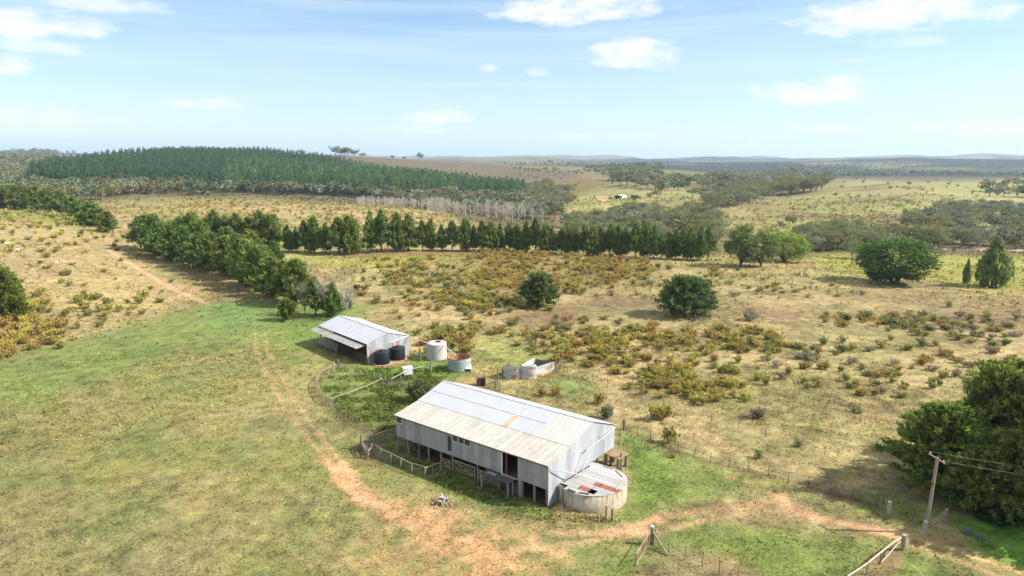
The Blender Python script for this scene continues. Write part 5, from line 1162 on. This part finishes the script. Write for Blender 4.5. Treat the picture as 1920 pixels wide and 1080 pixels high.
# firewood
p=at(831,943); o=thing('firewood_pile',p,0,'heap of bleached sticks and rusty scrap on the grass before the woolshed','woodpile')
for k in range(48):
    a=random.uniform(0,6.28); r_=random.uniform(0,.85); L_=random.uniform(.5,1.3); z=max(.06,.75*(1-r_/1.05)*random.uniform(.5,1)); b_=random.uniform(0,6.28); dz=random.uniform(-.25,.35)*L_
    c_=np.array([math.cos(a)*r_,math.sin(a)*r_*.8,z]); d=np.array([math.cos(b_)*L_/2,math.sin(b_)*L_/2,dz/2]); d[2]=max(-z+.05,min(d[2],.3))
    MB().cyl(c_-d,c_+d,.045,.035,6).build('stick',[M['palerail'],M['white'],M['darkwood'],M['rail'],I_RUST][random.choice([0,0,0,2,2,3,3,4,1,0])] if True else None,o)
# pale rocks on the left hill
for k,(x,y,s_) in enumerate(((12,456,.9),(33,467,.7),(22,476,.35),(105,492,.4),(60,505,.3))):
    p=at(x,y); rs=np.random.default_rng(900+k); m=MB(); m.lathe([(.02,.42),(.5,.36),(.85,.16),(.95,-.1)],9); m.v=[(v[0]*s_*1.5*rs.uniform(.75,1.2),v[1]*s_*rs.uniform(.7,1.2),v[2]*s_*rs.uniform(.7,1.1)) for v in m.v]
    tag(m.build('rock',plain('pale_rock_%d'%k,(.55,.54,.53),.8),None,loc=p),['largest pale rock on the left hill','second pale rock right of the largest one on the left hill','small pale rock below the two large ones','small pale rock beside the shrubs on the left hill','tiny pale rock low on the left hill'][k],'rock')
# distant open shed
p=at(1151.5,373.5); o=thing('open_shed',p,R(-35),'distant white shed with a dark blue open front on the cleared knoll','shed'); wS,dS,hS=8.2,9.5,3.3
I_W=plain('white_cladding',(.70,.70,.70),.5,0,.06)
m=MB(); m.slab([(-.1,-.1,hS),(wS/2,-.1,hS+.65),(wS/2,dS,hS+.65),(-.1,dS,hS)],.08).slab([(wS/2,-.1,hS+.65),(wS+.1,-.1,hS),(wS+.1,dS,hS),(wS/2,dS,hS+.65)],.08); m.build('roof',I_W,o)
MB().box(wS-.08,wS,0,dS,0,hS-.05).build('side_wall',I_W,o); MB().box(0,.08,0,dS,0,hS-.05).build('side_wall',I_W,o); MB().box(.08,wS-.08,3,3.1,0,hS-.05).build('back_wall',plain('deep_blue_wall',(.012,.045,.075),.7),o)  # very dark blue wall set partway inside the open front
for x in (.1,wS/2,wS-.2): MB().box(x,x+.12,-.02,.1,0,hS-.06).build('post',I_W,o)
p=at(1143,374.5); o=thing('tractor',p,R(-10),'dark red tractor parked at the left of the distant shed','tractor'); RD=plain('dark_red_paint',(.20,.025,.03),.4,0,.1)
MB().box(-1.2,1.3,-.45,.45,.8,1.5).build('bonnet',RD,o); MB().box(.6,2.0,-.65,.65,1.3,2.6).build('cab',RD,o)
for x,y_,r_ in ((1.3,-.8,.8),(1.3,.8,.8),(-.9,-.7,.5),(-.9,.7,.5)): MB().cyl((x,y_-.15,r_),(x,y_+.15,r_),r_,r_,14).build('wheel',M['blackpoly'],o)
p=at(1141,375.5); o=thing('trailer',p+np.array([-1,-3,0]),R(-5),'low white trailer before the red tractor','trailer'); MB().box(-2,2,-.7,.7,.55,.75).build('tray',M['white'],o)
for y_ in (-.75,.75): MB().cyl((0,y_-.1,.35),(0,y_+.1,.35),.35,.35,10).build('wheel',M['blackpoly'],o)
p=at(1116,371); o=thing('small_hut',p,R(-40),'tiny brown and cream hut left of the distant shed','hut'); MB().box(-1,1,-1,1,0,2.2).build('walls',plain('cream_wall',(.45,.38,.26),.8),o); MB().slab([(-1.2,-1.2,2.25),(1.2,-1.2,2.25),(1.2,1.2,2.7),(-1.2,1.2,2.7)],.08).build('roof',M['darkwood'],o); MB().box(-.3,.4,-1.04,-1.0,0,1.8).build('door',M['darkwood'],o)
# wind turbines
for k,(x,h_,lab) in enumerate(((1745,150,'leftmost of the faint white wind turbines on the blue skyline'),(1842,150,'middle faint white wind turbine on the blue skyline'),(1907,160,'rightmost faint white wind turbine with its blades at the edge'),(1577,120,'small very faint turbine far left of the others'))):
    r_=9000 if k<3 else 11500; p=at_r(x,r_,298); p[2]-=5; o=thing('wind_turbine',p,random.uniform(-.3,.3),lab,'wind turbine','wind turbines on the skyline')
    z0=(YY(r_,293 if k<3 else 296)-p[2]); hub=z0+h_*.55
    MB().cyl((0,0,0),(0,0,hub),4.5,2.5,8).build('tower',M['white'],o); MB().box(-3,3,-7,6,hub-2,hub+4).build('nacelle',M['white'],o)
    for b_ in range(3):
        a=b_*2*PI/3+.5+k; MB().slab([(0,-8,hub+1),(math.cos(a+.05)*12,-8,hub+1+math.sin(a+.05)*12),(math.cos(a)*55,-8,hub+1+math.sin(a)*55),(math.cos(a-.06)*12,-8,hub+1+math.sin(a-.06)*12)],.8).build('blade',M['white'],o)
# ================================================================== labels
LM=[('the lone round pine',1015,548),('the lone spreading pine',1283,560),('the weeping bush',1406,592),('the huge rounded tree',1675,490),('the concrete tank',1112,925),('the woolshed',940,820),('the hay shed',680,640),('the cream tank',817,660),('the ruined iron shelter',1010,690),('the clump of big pines',1800,830),('the power pole',1742,930),('the left edge pine',10,560),('the column tree',1860,500),('the distant open shed',1165,368),('the light green tree',1470,470),('the hill crest left of the row',560,376),('the east end of the pine row',1330,470),('the diagonal windbreak',430,480)]
ORD=['','','second','third','fourth','fifth','sixth','seventh','eighth','ninth','tenth','eleventh','twelfth']
def where(px,py):
    b=min(LM,key=lambda m:((px-m[1])**2+((py-m[2])*1.7)**2)); dx,dy=px-b[1],(py-b[2])*1.7; d=math.hypot(dx,dy)
    a=math.degrees(math.atan2(-dy,dx))%360; k=int(((a+22.5)%360)//45)
    w_=['right of','behind and right of','behind','behind and left of','left of','in front and left of','in front of','in front and right of'][k]
    return ('close ' if d<60 else ('well ' if d>190 else ''))+w_+' '+b[0]
CAT={'pine':'pine','euc':'eucalypt','shrub':'shrub','pop':'poplar'}
buckets={}
for rec in REG:
    o,kind,px,py,s_,desc,grp=rec
    if kind=='done':
        n_=o.name.split('.')[0]; tag(o,desc,{'pine_tree':'pine','eucalypt_tree':'eucalypt','bare_tree':'dead tree'}.get(n_,'tree')); continue
    if kind=='shrub': key=desc+' '+where(px,py)
    elif kind=='euc': key=desc
    elif kind=='pine': key=desc+' of '+grp.replace('pines in ','').replace('pines along ','')
    else: key=desc
    buckets.setdefault((kind,key),[]).append(rec)
def cap(s_): 
    w_=s_.split(); return ' '.join(w_[:16])
for (kind,key),L_ in buckets.items():
    L_.sort(key=lambda r:r[2]); n=len(L_)
    for i,rec in enumerate(L_):
        o=rec[0]
        if n==1: lab=key
        else:
            j=n-i
            if i==0: pre='leftmost'
            elif i==n-1: pre='rightmost'
            elif i+1<=n/2: pre=(ORD[i+1] if i+1<13 else '%dth'%(i+1))+' from left'
            else: pre=(ORD[j] if j<13 else '%dth'%j)+' from right'
            lab=pre+', '+key
        tag(o,cap(lab),CAT[kind],rec[6] or {'shrub':'scattered shrubs of the paddocks'}.get(kind))
